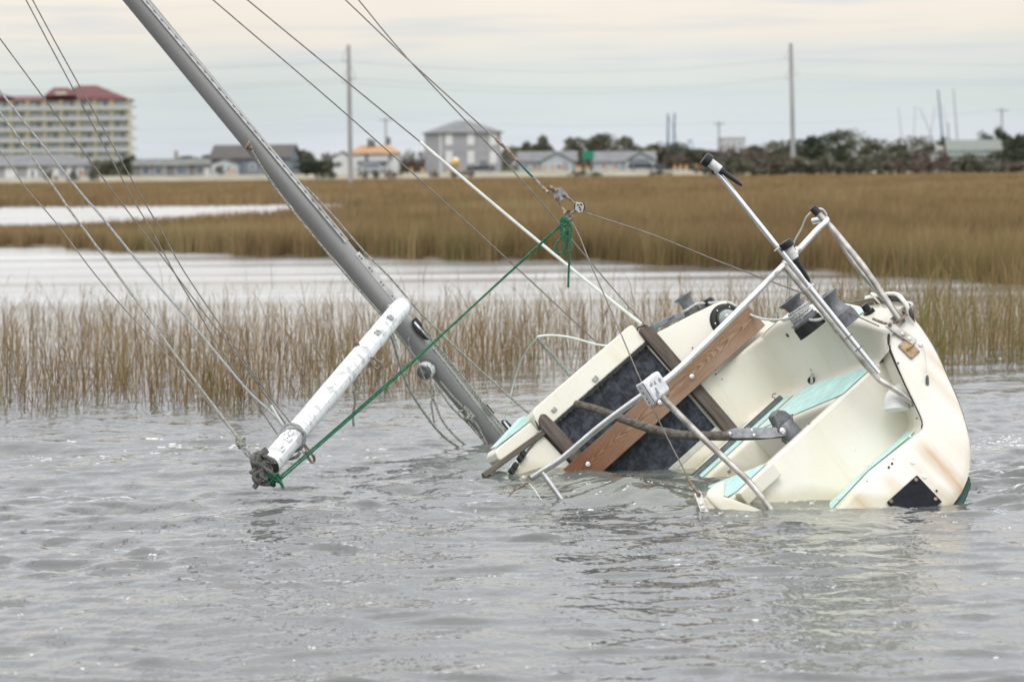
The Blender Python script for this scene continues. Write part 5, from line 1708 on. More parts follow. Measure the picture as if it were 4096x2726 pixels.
def solar(px_top, px_bot, Y, label):
    a, b = at(*px_top, Y), at(*px_bot, Y)
    d = nrm(b - a); L = np.linalg.norm(b - a)
    e = empty('solar_light', tuple(b))
    a = a - b
    tag(e, label, 'solar light', 'solar garden lights tied to the stern rail')
    MB().lathe([(.030, 0), (.034, .004), (.035, .03), (.032, .036), (.02, .037)], a, d, 24).build('lamp_cap', M_dark, e, smooth=40)
    lens = mat('lamp_lens', (.62, .64, .64), .18, var=.15, vscale=30, coat=.6)
    lo = MB().lathe([(.022, .034), (.023, .04), (.021, .095), (.018, .098)], a, d, 20).build('lamp_lens', lens, e, smooth=40)
    MB().tube([a + d * .05, a + d * .07 + np.array([.01, -.012, 0]), a + d * .10], .003, 6).build('lamp_bulb', M_vinyl, lo)
    MB().lathe([(.018, .096), (.014, .104), (.0125, .12), (.0105, L - .03), (.006, L)], a, d, 16).build('lamp_stake', M_dark, e, smooth=40)
    MB().lathe([(.019, .10), (.019, .115)], a, d, 14).build('stake_collar', M_dark, e)
    return e


yt = pw0[1]
solar((2815, 632), (2968, 742), yt - .02, 'black capped solar light at the top end of the bright metal tube')
s2 = solar((3138, 965), (3240, 1128), pw1[1] - .04, 'black capped solar light tied where the tube crosses the stern rail')
MB().tube([pw0 - pw1 + perp(dpole)[0] * .016 + dpole * (-.02 + .0 * k) + np.array([0.02 * math.cos(k), -.012 * math.sin(k), .012 * math.sin(k)]) for k in np.linspace(0, 6.3, 16)], .006, 7).build('tie', M_dark, polet)

# green rope from the boom end to the backstay, with its tail hitched and hanging
ga, gb = at(1105, 1918, 14.5), at(2240, 905, 14.86)
gr = empty('green_rope', tuple(ga))
tag(gr, 'green rope stretched from the boom end to the backstay block', 'rope')


def gro(name, pts, r=.0055, n_=5):
    return MB().tube([p_ - ga for p_ in smooth_path(pts, n_)], r, 8).build(name, M_green, gr, smooth=70)


gm1 = ga * .5 + gb * .5 - np.array([0, 0, .012])
gro('strand', [ga, ga * .75 + gb * .25 - np.array([0, 0, .010]), gm1, ga * .25 + gb * .75 - np.array([0, 0, .008]), gb], .005)
gro('strand', [ga + (.014, 0, -.004), ga * .7 + gb * .3 + np.array([.008, -.012, -.016]), gm1 + np.array([.003, -.01, -.004]), gb + np.array([.0, 0, .006])], .005)
for k_ in range(4):
    rr_ = random.Random(140 + k_)
    gro('knot', [at(1100, 1918, 14.48) + np.array([rr_.gauss(0, .022), rr_.gauss(0, .012), rr_.gauss(0, .016)]) for _ in range(7)], .0075)
G = lambda px, py, Y=14.84: at(px, py, Y)
gro('knot', [G(2240, 880), G(2255, 868), G(2270, 880), G(2262, 900), G(2245, 895), G(2252, 872), G(2275, 895)], .0075)
gro('loop', [G(2248, 880), G(2240, 905), G(2244, 935), G(2262, 968), G(2256, 950), G(2250, 915), G(2258, 885)])
gro('loop', [G(2270, 885), G(2265, 920), G(2250, 945), G(2225, 975), G(2217, 1000), G(2230, 1013), G(2250, 1008), G(2256, 980), G(2262, 940), G(2275, 900)])
gro('tail', [G(2275, 885, 14.83), G(2285, 910, 14.83), G(2282, 950, 14.83), G(2281, 1000, 14.83), G(2275, 1080, 14.83), G(2273, 1150, 14.83)], .0058)
gro('tail', [G(2262, 895, 14.85), G(2272, 930, 14.85), G(2268, 980, 14.85), G(2258, 1025, 14.85)], .0058)

# jib sheet led across the coaming to the winch
js = empty('jib_sheet', tuple(b2w(W1)))
tag(js, 'white rope with blue flecks wound on the cockpit winch', 'rope')
wj = b2w(W1)


def jro(name, bpts, r=.0075, n_=5):
    return MB().tube([b2w(p_) - wj for p_ in smooth_path(bpts, n_)], r, 8).build(name, M_braid, js, smooth=70)


tw = []
axw1 = nrm((.05, .05, 1)); x_, y_ = perp(axw1)
for k_ in range(int(3.6 * 18)):
    a = k_ / 18 * 2 * math.pi
    tw.append(W1 + axw1 * (.030 + .013 * k_ / 18) + (x_ * math.cos(a) + y_ * math.sin(a)) * (.056 + .004 * math.sin(a * 1.7)))
jro('turn', tw, .0075, 2)
jro('lead', [ff(2750, 1240, 2.05), ff(2790, 1215, 2.0), ff(2850, 1210, 1.9), ff(2910, 1208, 1.68), bh(2940, 1222, .03), bh(2985, 1250, .03), ff(3050, 1275, 1.4), ff(3120, 1278, 1.1), dk(3180, 1272, .385), W1 + np.array([.02, -.07, .02])], .007)
jro('tail', [W1 + np.array([-.05, -.03, .03]), dk(3200, 1262, .38), dk(3230, 1275, .39), dk(3265, 1280, .38), dk(3300, 1268, .36), W2 + np.array([.03, -.05, .05]), W2 + np.array([.05, .0, .05])], .0075)
tw = []
q3 = np.array(W3); x_, y_ = perp((0, .12, 1))
for k_ in range(30):
    a = k_ / 18 * 2 * math.pi
    tw.append(q3 + np.array([0, .12, 1]) * (.028 + .01 * k_ / 18) + (x_ * math.cos(a) + y_ * math.sin(a)) * .046)
jro('turn', tw, .007, 2)

# small block hanging on the seat back
hq = b2w(sd(3245, 1470, .66))
hb = empty('snap_block', tuple(b2w(sd(3245, 1520, .655))))
tag(hb, 'small black pulley block hanging on the cockpit side', 'block')
h0 = np.array(hb.location)
dn = np.array([0, 0, -1.0])
MB().lathe([(.020, -.008), (.020, .008)], (0, -.012, 0), (0.3, -1, 0), 18).build('sheave', M_dark, hb)
MB().prism([np.array([a, -.022, b]) for a, b in ((-.006, .035), (.006, .035), (.008, -.016), (-.008, -.016))], (0, -.003, 0)).build('strap', M_alul, hb)
MB().tube(smooth_path([np.array(p_) for p_ in ((0, -.012, .03), (.012, -.012, .045), (-.004, -.012, .055), (.006, -.012, .07), (-.004, -.008, .08))], 4), .003, 6).build('snap_hook', M_gray, hb)
# ================================================================== THE FAR SHORE
M_wcream = mat('cream_stucco', (.64, .59, .45), .85, var=.06, vscale=.5)
M_wwhite = mat('white_boards', (.72, .73, .74), .8, var=.06, vscale=.5)
M_wgrey = mat('grey_boards', (.36, .36, .39), .85, var=.08, vscale=.5)
M_wpale = mat('pale_blue_boards', (.46, .51, .54), .85, var=.08, vscale=.5)
M_wblue = mat('slate_blue_boards', (.22, .25, .30), .85, var=.1, vscale=.5)
M_wgreen = mat('pale_green_boards', (.40, .46, .40), .85, var=.1, vscale=.5)
M_rred = mat('red_metal_roof', (.125, .032, .036), .6, var=.12, vscale=.3)
M_rgrey = mat('grey_shingles', (.19, .195, .205), .9, var=.15, vscale=.6)
M_rdark = mat('dark_shingles', (.095, .088, .085), .9, var=.15, vscale=.6)
M_rorange = mat('new_plywood_roof', (.42, .25, .14), .85, var=.15, vscale=.5)
M_pane = mat('window_glass', (.17, .20, .24), .15, var=.3, vscale=.6, coat=.5)
M_trim = mat('white_trim', (.78, .78, .78), .6, var=.04)
M_polew = mat('weathered_hazed_pole', (.34, .335, .34), .9, var=.2, vscale=.8, stretch=(1, 1, .2))  # weathered grey, with distance haze put into the colour as a paler tone
GZ0 = .70


def zat(px, py, D): return float(at(px, py, D)[2])
def xat(px, D): return float(at(px, 690, D)[0])


class Loc:
    """a building's own frame: x along its front, y away from us, z up"""
    def __init__(s, name, X, Y, rz, label, cat='house', group=None):
        s.e = empty(name, (X, Y, GZ0), rz)
        tag(s.e, label, cat, group)

    def box(s, name, x0, x1, y0, y1, z0, z1, m_, parent=None, bevel=0):
        return MB().box(((x0 + x1) / 2, (y0 + y1) / 2, (z0 + z1) / 2), ((x1 - x0) / 2, (y1 - y0) / 2, (z1 - z0) / 2)).build(name, m_, parent or s.e, smooth=0, bevel=bevel)

    def gable(s, x0, x1, y0, y1, z0, z1, m_, along='x', eave=.4, name='roof', parent=None):
        e = eave
        if along == 'x':
            ym = (y0 + y1) / 2
            pr = [(x0 - e, y0 - e, z0), (x0 - e, ym, z1), (x0 - e, y1 + e, z0), (x0 - e, y1 + e, z0 - .15), (x0 - e, ym, z1 - .2), (x0 - e, y0 - e, z0 - .15)]
            off = (x1 - x0 + 2 * e, 0, 0)
        else:
            xm = (x0 + x1) / 2
            pr = [(x0 - e, y0 - e, z0), (xm, y0 - e, z1), (x1 + e, y0 - e, z0), (x1 + e, y0 - e, z0 - .15), (xm, y0 - e, z1 - .2), (x0 - e, y0 - e, z0 - .15)]
            off = (0, y1 - y0 + 2 * e, 0)
        return MB().prism(pr, off).build(name, m_, parent or s.e, smooth=0)

    def gable_wall(s, x0, x1, y0, y1, z0, z1, m_, along='x'):
        if along == 'x':
            ym = (y0 + y1) / 2
            return MB().prism([(x0 + .03, y0, z0 - .2), (x0 + .03, ym, z1 - .22), (x0 + .03, y1, z0 - .2)], (x1 - x0 - .06, 0, 0)).build('gable', m_, s.e, smooth=0)
        xm = (x0 + x1) / 2
        return MB().prism([(x0, y0 + .03, z0 - .2), (xm, y0 + .03, z1 - .22), (x1, y0 + .03, z0 - .2)], (0, y1 - y0 - .06, 0)).build('gable', m_, s.e, smooth=0)

    def hip(s, x0, x1, y0, y1, z0, z1, m_, eave=.5, inset=None, name='roof', parent=None):
        e = eave; d = inset if inset is not None else (y1 - y0) / 2
        ym = (y0 + y1) / 2
        v = [(x0 - e, y0 - e, z0), (x1 + e, y0 - e, z0), (x1 + e, y1 + e, z0), (x0 - e, y1 + e, z0), (x0 + d, ym, z1), (x1 - d, ym, z1)]
        v += [(p_[0], p_[1], z0 - .2) for p_ in v[:4]]
        f_ = [(0, 1, 5, 4), (1, 2, 5), (2, 3, 4, 5), (3, 0, 4), (0, 6, 7, 1), (1, 7, 8, 2), (2, 8, 9, 3), (3, 9, 6, 0), (6, 9, 8, 7)]
        return MB().add(v, f_).build(name, m_, parent or s.e, smooth=0)

    def window(s, x, z, w, h, y=0.0, frame=M_trim, pane=M_pane):
        f_ = s.box('window', x - w / 2, x + w / 2, y - .06, y + .02, z - h / 2, z + h / 2, frame)
        s.box('pane', x - w / 2 + .12, x + w / 2 - .12, y - .075, y - .05, z - h / 2 + .12, z + h / 2 - .12, pane, f_)
        return f_

    def door(s, x, z0, w, h, m_=M_trim, y=0.0):
        d_ = s.box('door', x - w / 2, x + w / 2, y - .06, y + .02, z0, z0 + h, m_)
        return d_


# ---- the hotel with its balconies
D = 850.0
hx = lambda px: xat(px, D)
X0h = hx(520); 
hot = Loc('hotel', X0h, D, R(4), 'cream seven storey hotel with red roof and white balconies', 'building')
mpp = D / F
zrel = lambda py: zat(400, py, D) - GZ0
eave = zrel(400)
Lh = 62.0
hot.box('wall', -Lh, 0, 0, 16, 0, eave, M_wcream)
hot.hip(-Lh, 0, 0, 16, eave + .1, zrel(379), M_rred, eave=1.0, name='roof')
hot.hip(-23, -1.0, 1.5, 15, zrel(398) + .5, zrel(338), M_rred, eave=.4, inset=8.5, name='tower_roof')
hot.hip(-40.5, -33, 1, 12, zrel(384), zrel(368), M_rred, eave=.3, inset=3.5, name='dormer_roof')
gb_ = hot.hip(-23.5, -15, -.4, 6, zrel(380), zrel(348), M_rred, eave=.2, inset=2.2, name='dormer_roof')
hot.box('dormer_window', -20.6, -17.4, -.62, -.2, zrel(378), zrel(366), M_wcream, gb_)
floors = [435, 477, 519, 562, 602, 642]
bays = [-2.6 - 4.72 * k for k in range(12)]
for i_, fy in enumerate(floors):
    zf = zrel(fy)
    if zf > 1.5:
        b_ = hot.box('balcony', -Lh, 2.2, -1.7, -.02, zf - .22, zf, M_trim)
        hot.box('railing', -Lh, 2.2, -1.7, -1.62, zf + .02, zf + .75, mat('white_rail', (.46, .48, .50), .7) if i_ == 0 else bpy.data.materials['white_rail'], b_)
    for k_, bx_m in enumerate(bays):
        w_ = hot.box('window', bx_m - 1.35, bx_m + 1.35, -.05, .02, zf + .12, zf + 2.25, M_pane if (k_ * 3 + i_) % 4 else bpy.data.materials['pale_blue_boards'])
        hot.box('pane', bx_m - (1.2 if (k_ + i_) % 2 else .1), bx_m + (.1 if (k_ + i_) % 2 else 1.2), -.09, -.055, zf + .2, zf + 2.1, M_wpale, w_)
    for k_ in range(12):
        if zf > 1.5:
            hot.box('divider', -.15 - 4.72 * k_, .15 - 4.72 * k_, -1.6, -.03, zf + .01, zf + 2.5, M_wcream)

# ---- grey garages at the left
D = 505.0
g = Loc('garage_row', xat(335, D), D, 0, 'long low grey garage building with white doors below the hotel', 'building')
H0 = zat(150, 662, D) - GZ0; H1 = zat(150, 617, D) - GZ0
Wd = xat(335, D) - xat(-260, D)
g.box('wall', -Wd, 0, 0, 8, 0, H0, M_wgrey)
g.hip(-Wd, 0, 0, 8, H0, H1, M_rgrey, eave=.4, inset=2.6)
for px, w_ in ((42, 1.8), (130, 1.7), (215, 1.7), (277, .8), (322, 1.1)):
    g.door(xat(px, D) - xat(335, D), 0, w_, H0 * .9)
    if px in (130, 322):
        g.box('doorway', xat(px, D) - xat(335, D) - .25, xat(px, D) - xat(335, D) + .25, -.09, -.065, 0.02, H0 * .6, M_pane)

# ---- low motel
D = 512.0
g = Loc('motel', xat(850, D), D, 0, 'low brown grey motel wing with white framed windows', 'building')
H0 = zat(690, 660, D) - GZ0; H1 = zat(690, 634, D) - GZ0
Wd = xat(850, D) - xat(532, D)
g.box('wall', -Wd, 0, 0, 7, 0, H0, mat('brown_grey_boards', (.25, .235, .24), .85))
g.gable(-Wd, 0, 0, 7, H0, H1, mat('mossy_shingles', (.16, .17, .16), .9, var=.2, vscale=.4))
g.gable_wall(-Wd, 0, 0, 7, H0, H1, M_wgrey)
for px, w_ in ((583, 1.5), (633, 1.5), (727, 2.2), (799, 1.4)):
    g.window(xat(px, D) - xat(850, D), H0 * .5, w_, H0 * .72)
g.door(xat(848, D) - xat(850, D) - .8, 0, .9, H0 * .8)
g.box('porch_post', xat(660, D) - xat(850, D), xat(660, D) - xat(850, D) + .15, -.6, -.45, 0, H0 - .16, M_trim)
g.box('chimney', xat(697, D) - xat(850, D) - .3, xat(697, D) - xat(850, D) + .3, 3, 3.8, H1 - .6, zat(697, 603, D) - GZ0, mat('chimney_stone', (.33, .29, .24), .9))

# ---- slate blue house with a dark roof, behind the mast
D = 500.0
g = Loc('blue_house', xat(845, D), D, R(-6), 'slate blue house with dark shingle roof beyond the leaning mast')
Wd = xat(1165, D) - xat(845, D)
H0 = zat(1000, 632, D) - GZ0; H1 = zat(1000, 578, D) - GZ0
g.box('wall', 0, Wd, 0, 9, 0, H0, M_wblue)
g.gable(0, Wd, 0, 9, H0, H1, M_rdark)
g.gable_wall(0, Wd, 0, 9, H0, H1, M_wblue)
g.box('annex', .6, 5.0, -3, -.02, 0, H0 * .72, M_wpale)
g.gable(.6, 5.0, -3, -.4, H0 * .72, H0 * 1.02, M_rdark, along='y', eave=.15)
g.gable_wall(.6, 5.0, -3, -.4, H0 * .72, H0 * 1.02, M_wpale, along='y')
for x_ in (1.6, 3.6):
    g.window(x_, H0 * .42, .8, 1.1, -3.0)
for x_ in (7, 9.2, 11.5):
    g.window(x_, H0 * .5, 1.0, 1.2)

# ---- white house with the bare plywood roof
D = 500.0
g = Loc('white_house', xat(1400, D), D, 0, 'white house with orange plywood roof behind the tall pole')
Wd = xat(1592, D) - xat(1400, D)
H0 = zat(1500, 612, D) - GZ0; H1 = zat(1500, 580, D) - GZ0
g.box('wall', 0, Wd, 0, 8, 0, H0, M_wwhite)
g.hip(0, Wd, 0, 8, H0, H1, M_rorange, eave=.35, inset=1.6)
lw = xat(1330, D) - xat(1400, D)
g.box('wing', lw, -.02, 1, 8, 0, H0 * .82, M_wwhite)
g.gable(lw, .3, 1, 8, H0 * .82, H0 * 1.12, M_rgrey, along='y', eave=.2, name='wing_roof')
g.gable_wall(lw, .0, 1, 8, H0 * .82, H0 * 1.12, M_wwhite, along='y')
for px, py in ((1467, 630), (1562, 630)):
    g.window(xat(px, D) - xat(1400, D), zat(px, py, D) - GZ0, .7, 1.1, frame=M_wgrey)
for px, top_ in ((1475, 555), (1491, 560)):
    x_ = xat(px, D) - xat(1400, D)
    g.box('chimney', x_ - .28, x_ + .28, 3, 3.6, H1 - .8, zat(px, top_, D) - GZ0, M_rdark)
g.box('porch', 1.2, 6.5, -1.6, -.03, .9, 1.05, M_wgrey)
g.box('porch_roof', 1.2, 6.5, -1.8, -.03, 2.05, 2.2, M_rgrey)
for x_ in (1.3, 3.0, 4.7, 6.3):
    g.box('porch_post', x_ - .06, x_ + .06, -1.6, -1.5, 0, 2.04, M_trim)

# ---- tall grey house
D = 490.0
g = Loc('grey_house', xat(1762, D), D, R(15), 'tall lavender grey two storey house with white windows')
Wd = (xat(2005, D) - xat(1762, D)) / math.cos(R(15)); Dp = 11.0
H0 = zat(1850, 528, D) - GZ0; H1 = zat(1850, 487, D) - GZ0
g.box('wall', 0, Wd, 0, Dp, 0, H0, M_wgrey)
g.hip(0, Wd, 0, Dp, H0, H1 + .3, M_rgrey, eave=.4, inset=4.2)
for px in (1797, 1884, 1973):
    for py in (556, 629):
        x_ = (xat(px, D) - xat(1762, D)) / math.cos(R(15))
        g.window(x_, zat(px, py, D) - GZ0, 1.15, 2.0, pane=M_wwhite)
g.box('corner_board', -.03, .16, -.03, .16, 0, H0 - .25, M_trim)
g.box('floor_band', .2, Wd, -.035, .02, H0 * .49, H0 * .49 + .14, M_wgrey)

# ---- two pale houses
for (pa, pb, gl, gr_, lab) in ((2075, 2305, 2165, 2290, 'pale blue bungalow with grey roof left of the green sign'), (2378, 2622, 2500, 2622, 'pale blue bungalow with long grey roof right of the green sign')):
    D = 500.0
    g = Loc('bungalow', xat(pa, D), D, 0, lab)
    Wd = xat(pb, D) - xat(pa, D)
    H0 = zat(pa, 646, D) - GZ0; H1 = zat(pa, 606, D) - GZ0
    g.box('wall', 0, Wd, .6, 8, 0, H0, M_wpale)
    g.gable(0, Wd, .6, 8, H0, H1, M_rgrey, eave=.3)
    g.gable_wall(0, Wd, .6, 8, H0, H1, M_wpale)
    a_, b_ = xat(gl, D) - xat(pa, D), xat(gr_, D) - xat(pa, D)
    g.box('front_wing', a_, b_, -1.4, .58, 0, H0, M_wpale)
    g.gable(a_, b_, -1.4, 3.6, H0, H1 - .05, M_rgrey, along='y', eave=.25, name='wing_roof')
    g.gable_wall(a_, b_, -1.4, 3, H0, H1 - .05, M_wpale, along='y')
    g.window((a_ + b_) / 2 + .3, H0 * .5, .8, 1.0, -1.4)
    g.door(b_ - 1.2, 0, .9, 1.7, M_wgrey, -1.4)
    for x_ in (a_ * .3, a_ * .7):
        g.window(x_, H0 * .55, .9, .9, .6)

# ---- pale block and the green house on the right
D = 575.0
g = Loc('pale_block', xat(2893, D), D, R(8), 'pale square building rising above brown trees', 'building')
Wd = xat(2985, D) - xat(2893, D)
H0 = zat(2940, 552, D) - GZ0
g.box('wall', 0, Wd, 0, 5, 0, H0, mat('pale_block_wall', (.50, .51, .55), .85))
g.box('parapet', -.15, Wd + .15, -.15, 5.15, H0 + .002, H0 + .3, M_wwhite)
for x_ in (.9, 2.2, 3.4):
    for z_ in (H0 * .55, H0 * .82):
        g.window(x_, z_, .7, .8)
D = 500.0
g = Loc('green_house', xat(3795, D), D, R(-5), 'pale green house with grey green roof among dark trees')
Wd = xat(4000, D) - xat(3795, D)
H0 = zat(3900, 600, D) - GZ0; H1 = zat(3900, 558, D) - GZ0
g.box('wall', 0, Wd, 0, 8, 0, H0, M_wgreen)
g.gable(0, Wd, 0, 8, H0, H1, mat('green_shingles', (.20, .22, .20), .9, var=.15), eave=.4)
g.gable_wall(0, Wd, 0, 8, H0, H1, M_wgreen)
g.box('porch', -3.0, Wd * .75, -2.6, -.03, H0 * .42, H0 * .52, M_trim)
g.box('porch_roof', -3.2, Wd * .8, -3, -.03, H0 * .66, H0 * .74, M_wpale)
for x_ in (-2.8, -1, 1, 3, 5):
    g.box('porch_post', x_ - .08, x_ + .08, -2.6, -2.45, 0, H0 * .655, M_trim)
for x_ in (1.2, 3.4, 5.6, 7.2):
    g.window(x_, H0 * .82, .8, .7)

# ---- green road sign
D = 448.0
sg_ = empty('road_sign', (xat(2353, D), D, GZ0))
tag(sg_, 'green rectangular road sign on two posts before the bungalows', 'sign')
za, zb = zat(2353, 638, D) - GZ0, zat(2353, 603, D) - GZ0
MB().box((0, 0, (za + zb) / 2), (.88, .03, (zb - za) / 2)).build('sign_board', mat('sign_green', (.02, .22, .12), .5), sg_, bevel=.02)
for x_ in (-.5, .5):
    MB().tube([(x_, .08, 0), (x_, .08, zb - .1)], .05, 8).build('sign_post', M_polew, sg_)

# ---- utility poles
def big_pole(pb, pt, label, Db):
    b_ = at(*pb, Db); t_ = at(*pt, Db)
    e = empty('utility_pole', tuple(b_))
    tag(e, label, 'utility pole')
    h_ = t_ - b_
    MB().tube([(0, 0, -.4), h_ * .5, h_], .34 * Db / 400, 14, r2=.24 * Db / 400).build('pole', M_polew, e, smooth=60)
    tips = []
    for dy, sx in ((.115, -1), (.24, 1), (.27, -1)):
        q = h_ * (1 - dy)
        tip = q + np.array([sx * 28 * Db / F, 0, 0])
        MB().tube(smooth_path([q, q * .6 + tip * .4 + np.array([0, 0, -.05]), tip], 4), .09, 8, r2=.05).build('insulator_arm', M_grayl, e)
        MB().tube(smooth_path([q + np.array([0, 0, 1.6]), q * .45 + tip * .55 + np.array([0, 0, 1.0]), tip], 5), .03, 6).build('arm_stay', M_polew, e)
        tips.append(b_ + tip)
    tips.insert(0, b_ + h_)
    return tips


tL = big_pole((1403, 736), (1394, 180), 'tall grey utility pole standing at the marsh edge before the white house', 323)
tR = big_pole((3174, 694), (3163, 174), 'tall grey utility pole standing before the dark evergreen tree', 470)


def small_pole(px, py0, py1, D_, label, arm=2.2):
    b_ = at(px, py0, D_); b_[2] = GZ0
    e = empty('service_pole', tuple(b_)); h_ = zat(px, py1, D_) - GZ0
    tag(e, label, 'utility pole')
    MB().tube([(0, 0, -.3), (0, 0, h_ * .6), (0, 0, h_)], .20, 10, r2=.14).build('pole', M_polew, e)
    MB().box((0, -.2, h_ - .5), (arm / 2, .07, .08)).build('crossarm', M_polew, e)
    for x_ in (-.9, 0, .9):
        MB().lathe([(.07, 0), (.05, .1), (.07, .16), (.03, .25)], (x_ * arm / 2.2, -.2, h_ - .42), (0, 0, 1), 8).build('insulator', M_grayl, e)
    return b_ + np.array([0, 0, h_ - .3])


s1 = small_pole(1545, 690, 470, 530, 'slim service pole with transformer behind the white house')
s2_ = small_pole(2877, 690, 485, 560, 'slim service pole with crossarm beside the pale block')
s3 = small_pole(4008, 690, 432, 540, 'slim service pole with crossarm behind the green house')
e_ = [o for o in COL.objects if o.name == 'service_pole'][0]
MB().lathe([(.32, 0), (.36, .1), (.36, 1.2), (.30, 1.3)], (.5, -.2, zat(1545, 560, 530) - GZ0 - .8), (0, 0, 1), 12).build('transformer', M_gray, e_)


M_pline = mat('line_wire', (.30, .30, .30), .6)


def power_line(pts, sag, label, grp):
    out_ = []
    for a_, b_ in zip(pts[:-1], pts[1:]):
        for k_ in range(14):
            t = k_ / 14
            out_.append(a_ + (b_ - a_) * t - np.array([0, 0, sag * 4 * t * (1 - t)]))
    out_.append(pts[-1])
    base_ = out_[0]
    o = MB().tube([p_ - base_ for p_ in out_], .016, 5)  .build('power_line', M_pline, None, smooth=60)
    o.location = base_
    tag(o, label, 'power line', grp)


for i_ in range(1, 4):
    l0 = tL[i_] + np.array([-90, -20, 1.0]); r0 = tR[i_] + np.array([110, 60, 2.0])
    power_line([l0, tL[i_], tR[i_], r0], 1.6, 'thin power line strung between the two tall grey poles', 'lines between the tall poles')
power_line([s1 + np.array([-70, 0, -1]), s1, s2_, s3, s3 + np.array([50, 0, 0])], .9, 'thin low power line linking the slim service poles', None)

# ---- fishing boats whose masts stand above the trees
def trawler(px, D_, label, hullc, masts):
    X = xat(px, D_)
    e = empty('fishing_boat', (X, D_, GZ0))
    tag(e, label, 'fishing boat')
    hm = mat('trawler_hull', hullc, .6, var=.15, vscale=.5)
    MB().prism([(-4.5, -2, 0), (4.6, -2, 0), (5.6, -2, 2.4), (3.5, -2, 2.0), (-4.8, -2, 1.5)], (0, 4, 0)).build('hull', hm, e, bevel=.15)
    MB().box((1.0, 0, 2.9), (1.6, 1.4, 1.2)).build('wheelhouse', hm, e, bevel=.08)
    for pts, r_, m_ in masts:
        P = [at(a, b, D_) - np.array([X, D_, GZ0]) for a, b in pts]
        MB().tube(P, r_, 8, r2=r_ * .6).build('outrigger' if len(P) > 2 or r_ < .2 else 'mast', m_, e)
    return e


M_bm = mat('blue_mast', (.10, .16, .26), .6)
M_pm = mat('pale_mast', (.46, .47, .49), .6)
M_tm = mat('teal_steel', (.05, .19, .20), .6)
trawler(2685, 600, 'blue fishing boat with twin upright masts behind far trees', (.06, .12, .22), [([(2672, 640), (2672, 455)], .28, M_bm), ([(2694, 640), (2698, 452)], .26, M_bm), ([(2676, 470), (2740, 640)], .04, M_wire)])
trawler(2765, 590, 'teal fishing boat with low steel gallows behind far trees', (.04, .15, .15), [([(2745, 650), (2757, 562)], .12, M_tm), ([(2790, 650), (2764, 562)], .12, M_tm), ([(2750, 562), (2772, 560)], .12, M_tm)])
trawler(3640, 610, 'white fishing boat with spread outriggers left of the tall twin masts', (.55, .56, .56), [([(3612, 600), (3594, 430)], .14, M_pm), ([(3652, 600), (3662, 424)], .13, M_pm), ([(3600, 690), (3575, 565)], .12, M_pm), ([(3640, 680), (3635, 540)], .22, M_pm)])
trawler(3745, 600, 'white fishing boat with crossed outriggers before the tall twin masts', (.5, .5, .5), [([(3750, 600), (3680, 432)], .15, M_pm), ([(3712, 600), (3740, 428)], .13, M_pm), ([(3795, 600), (3792, 490)], .16, M_bm)])
trawler(3800, 640, 'fishing boat with two tall grey masts above the green house', (.35, .37, .40), [([(3778, 640), (3752, 360)], .24, M_bm), ([(3836, 640), (3814, 358)], .24, M_pm), ([(3768, 420), (3800, 560)], .04, M_wire)])

# ---- cars
def car(px, D_, col, label, kind='car', L=4.6, rz=0.0):
    e = empty('parked_car', (xat(px, D_), D_, .87 if D_ < 469 else GZ0 + .05), rz)
    tag(e, label, 'car')
    hgt = {'car': 1.45, 'suv': 1.75, 'pickup': 1.75}[kind]
    cm_ = mat('car_paint', col, .3, .3, var=.05, coat=.6)
    a = L / 2
    body = [(-a, .35), (-a, .8), (-a * .93, .92), (-a * .5, .98), (a * .45, .98), (a * .9, .85), (a, .7), (a, .35)]
    MB().prism([(x_, -.88, z_) for x_, z_ in body], (0, 1.76, 0)).build('body', cm_, e, bevel=.07)
    if kind == 'pickup':
        cab_ = [(-a * .1, .97), (-a * .06, hgt), (a * .35, hgt), (a * .55, .97)]
    elif kind == 'suv':
        cab_ = [(-a * .92, .97), (-a * .82, hgt), (a * .25, hgt), (a * .52, .97)]
    else:
        cab_ = [(-a * .75, .97), (-a * .45, hgt), (a * .15, hgt), (a * .5, .97)]
    MB().prism([(x_, -.78, z_) for x_, z_ in cab_], (0, 1.56, 0)).build('cabin', cm_, e, bevel=.06)
    gz_ = [(c_[0] * .9, .97 + (c_[1] - .97) * (.12 if c_[1] < 1 else .86)) for c_ in cab_]
    MB().prism([(x_, -.80, z_) for x_, z_ in gz_], (0, 1.6, 0)).build('side_window', M_pane, e)
    for x_ in (-a * .62, a * .62):
        for y_ in (-.86, .86):
            w_ = MB().lathe([(.33, -.1), (.35, -.07), (.35, .07), (.33, .1)], (x_, y_, .34), (0, 1, 0), 16).build('wheel', M_rubber, e)
            MB().lathe([(.19, -.105), (.19, .105)], (x_, y_, .34), (0, 1, 0), 12).build('rim', M_alul, w_)
    for x_, m_ in ((a + .005, M_white), (-a - .005, mat('tail_red', (.35, .02, .02), .4))):
        for y_ in (-.6, .6):
            MB().box((x_, y_, .68), (.02, .16, .07)).build('headlight' if x_ > 0 else 'tail_light', m_, e)
    return e


car(2572, 462, (.02, .022, .035), 'dark sport utility car on the road before a bungalow', 'suv', 4.7)
car(1924, 463, (.02, .022, .025), 'black pickup parked before the tall grey house', 'pickup', 4.4)
car(3285, 480, (.75, .75, .75), 'white car parked below the dark evergreen tree', 'car', 4.4)
car(3760, 484, (.72, .73, .74), 'white car parked beside the green house porch', 'car', 4.5)
car(3118, 482, (.13, .03, .03), 'dark red car half hidden by shrubs near the tall pole', 'car', 4.4)
car(1500, 472, (.42, .44, .45), 'silver car parked before the white house', 'suv', 4.7)

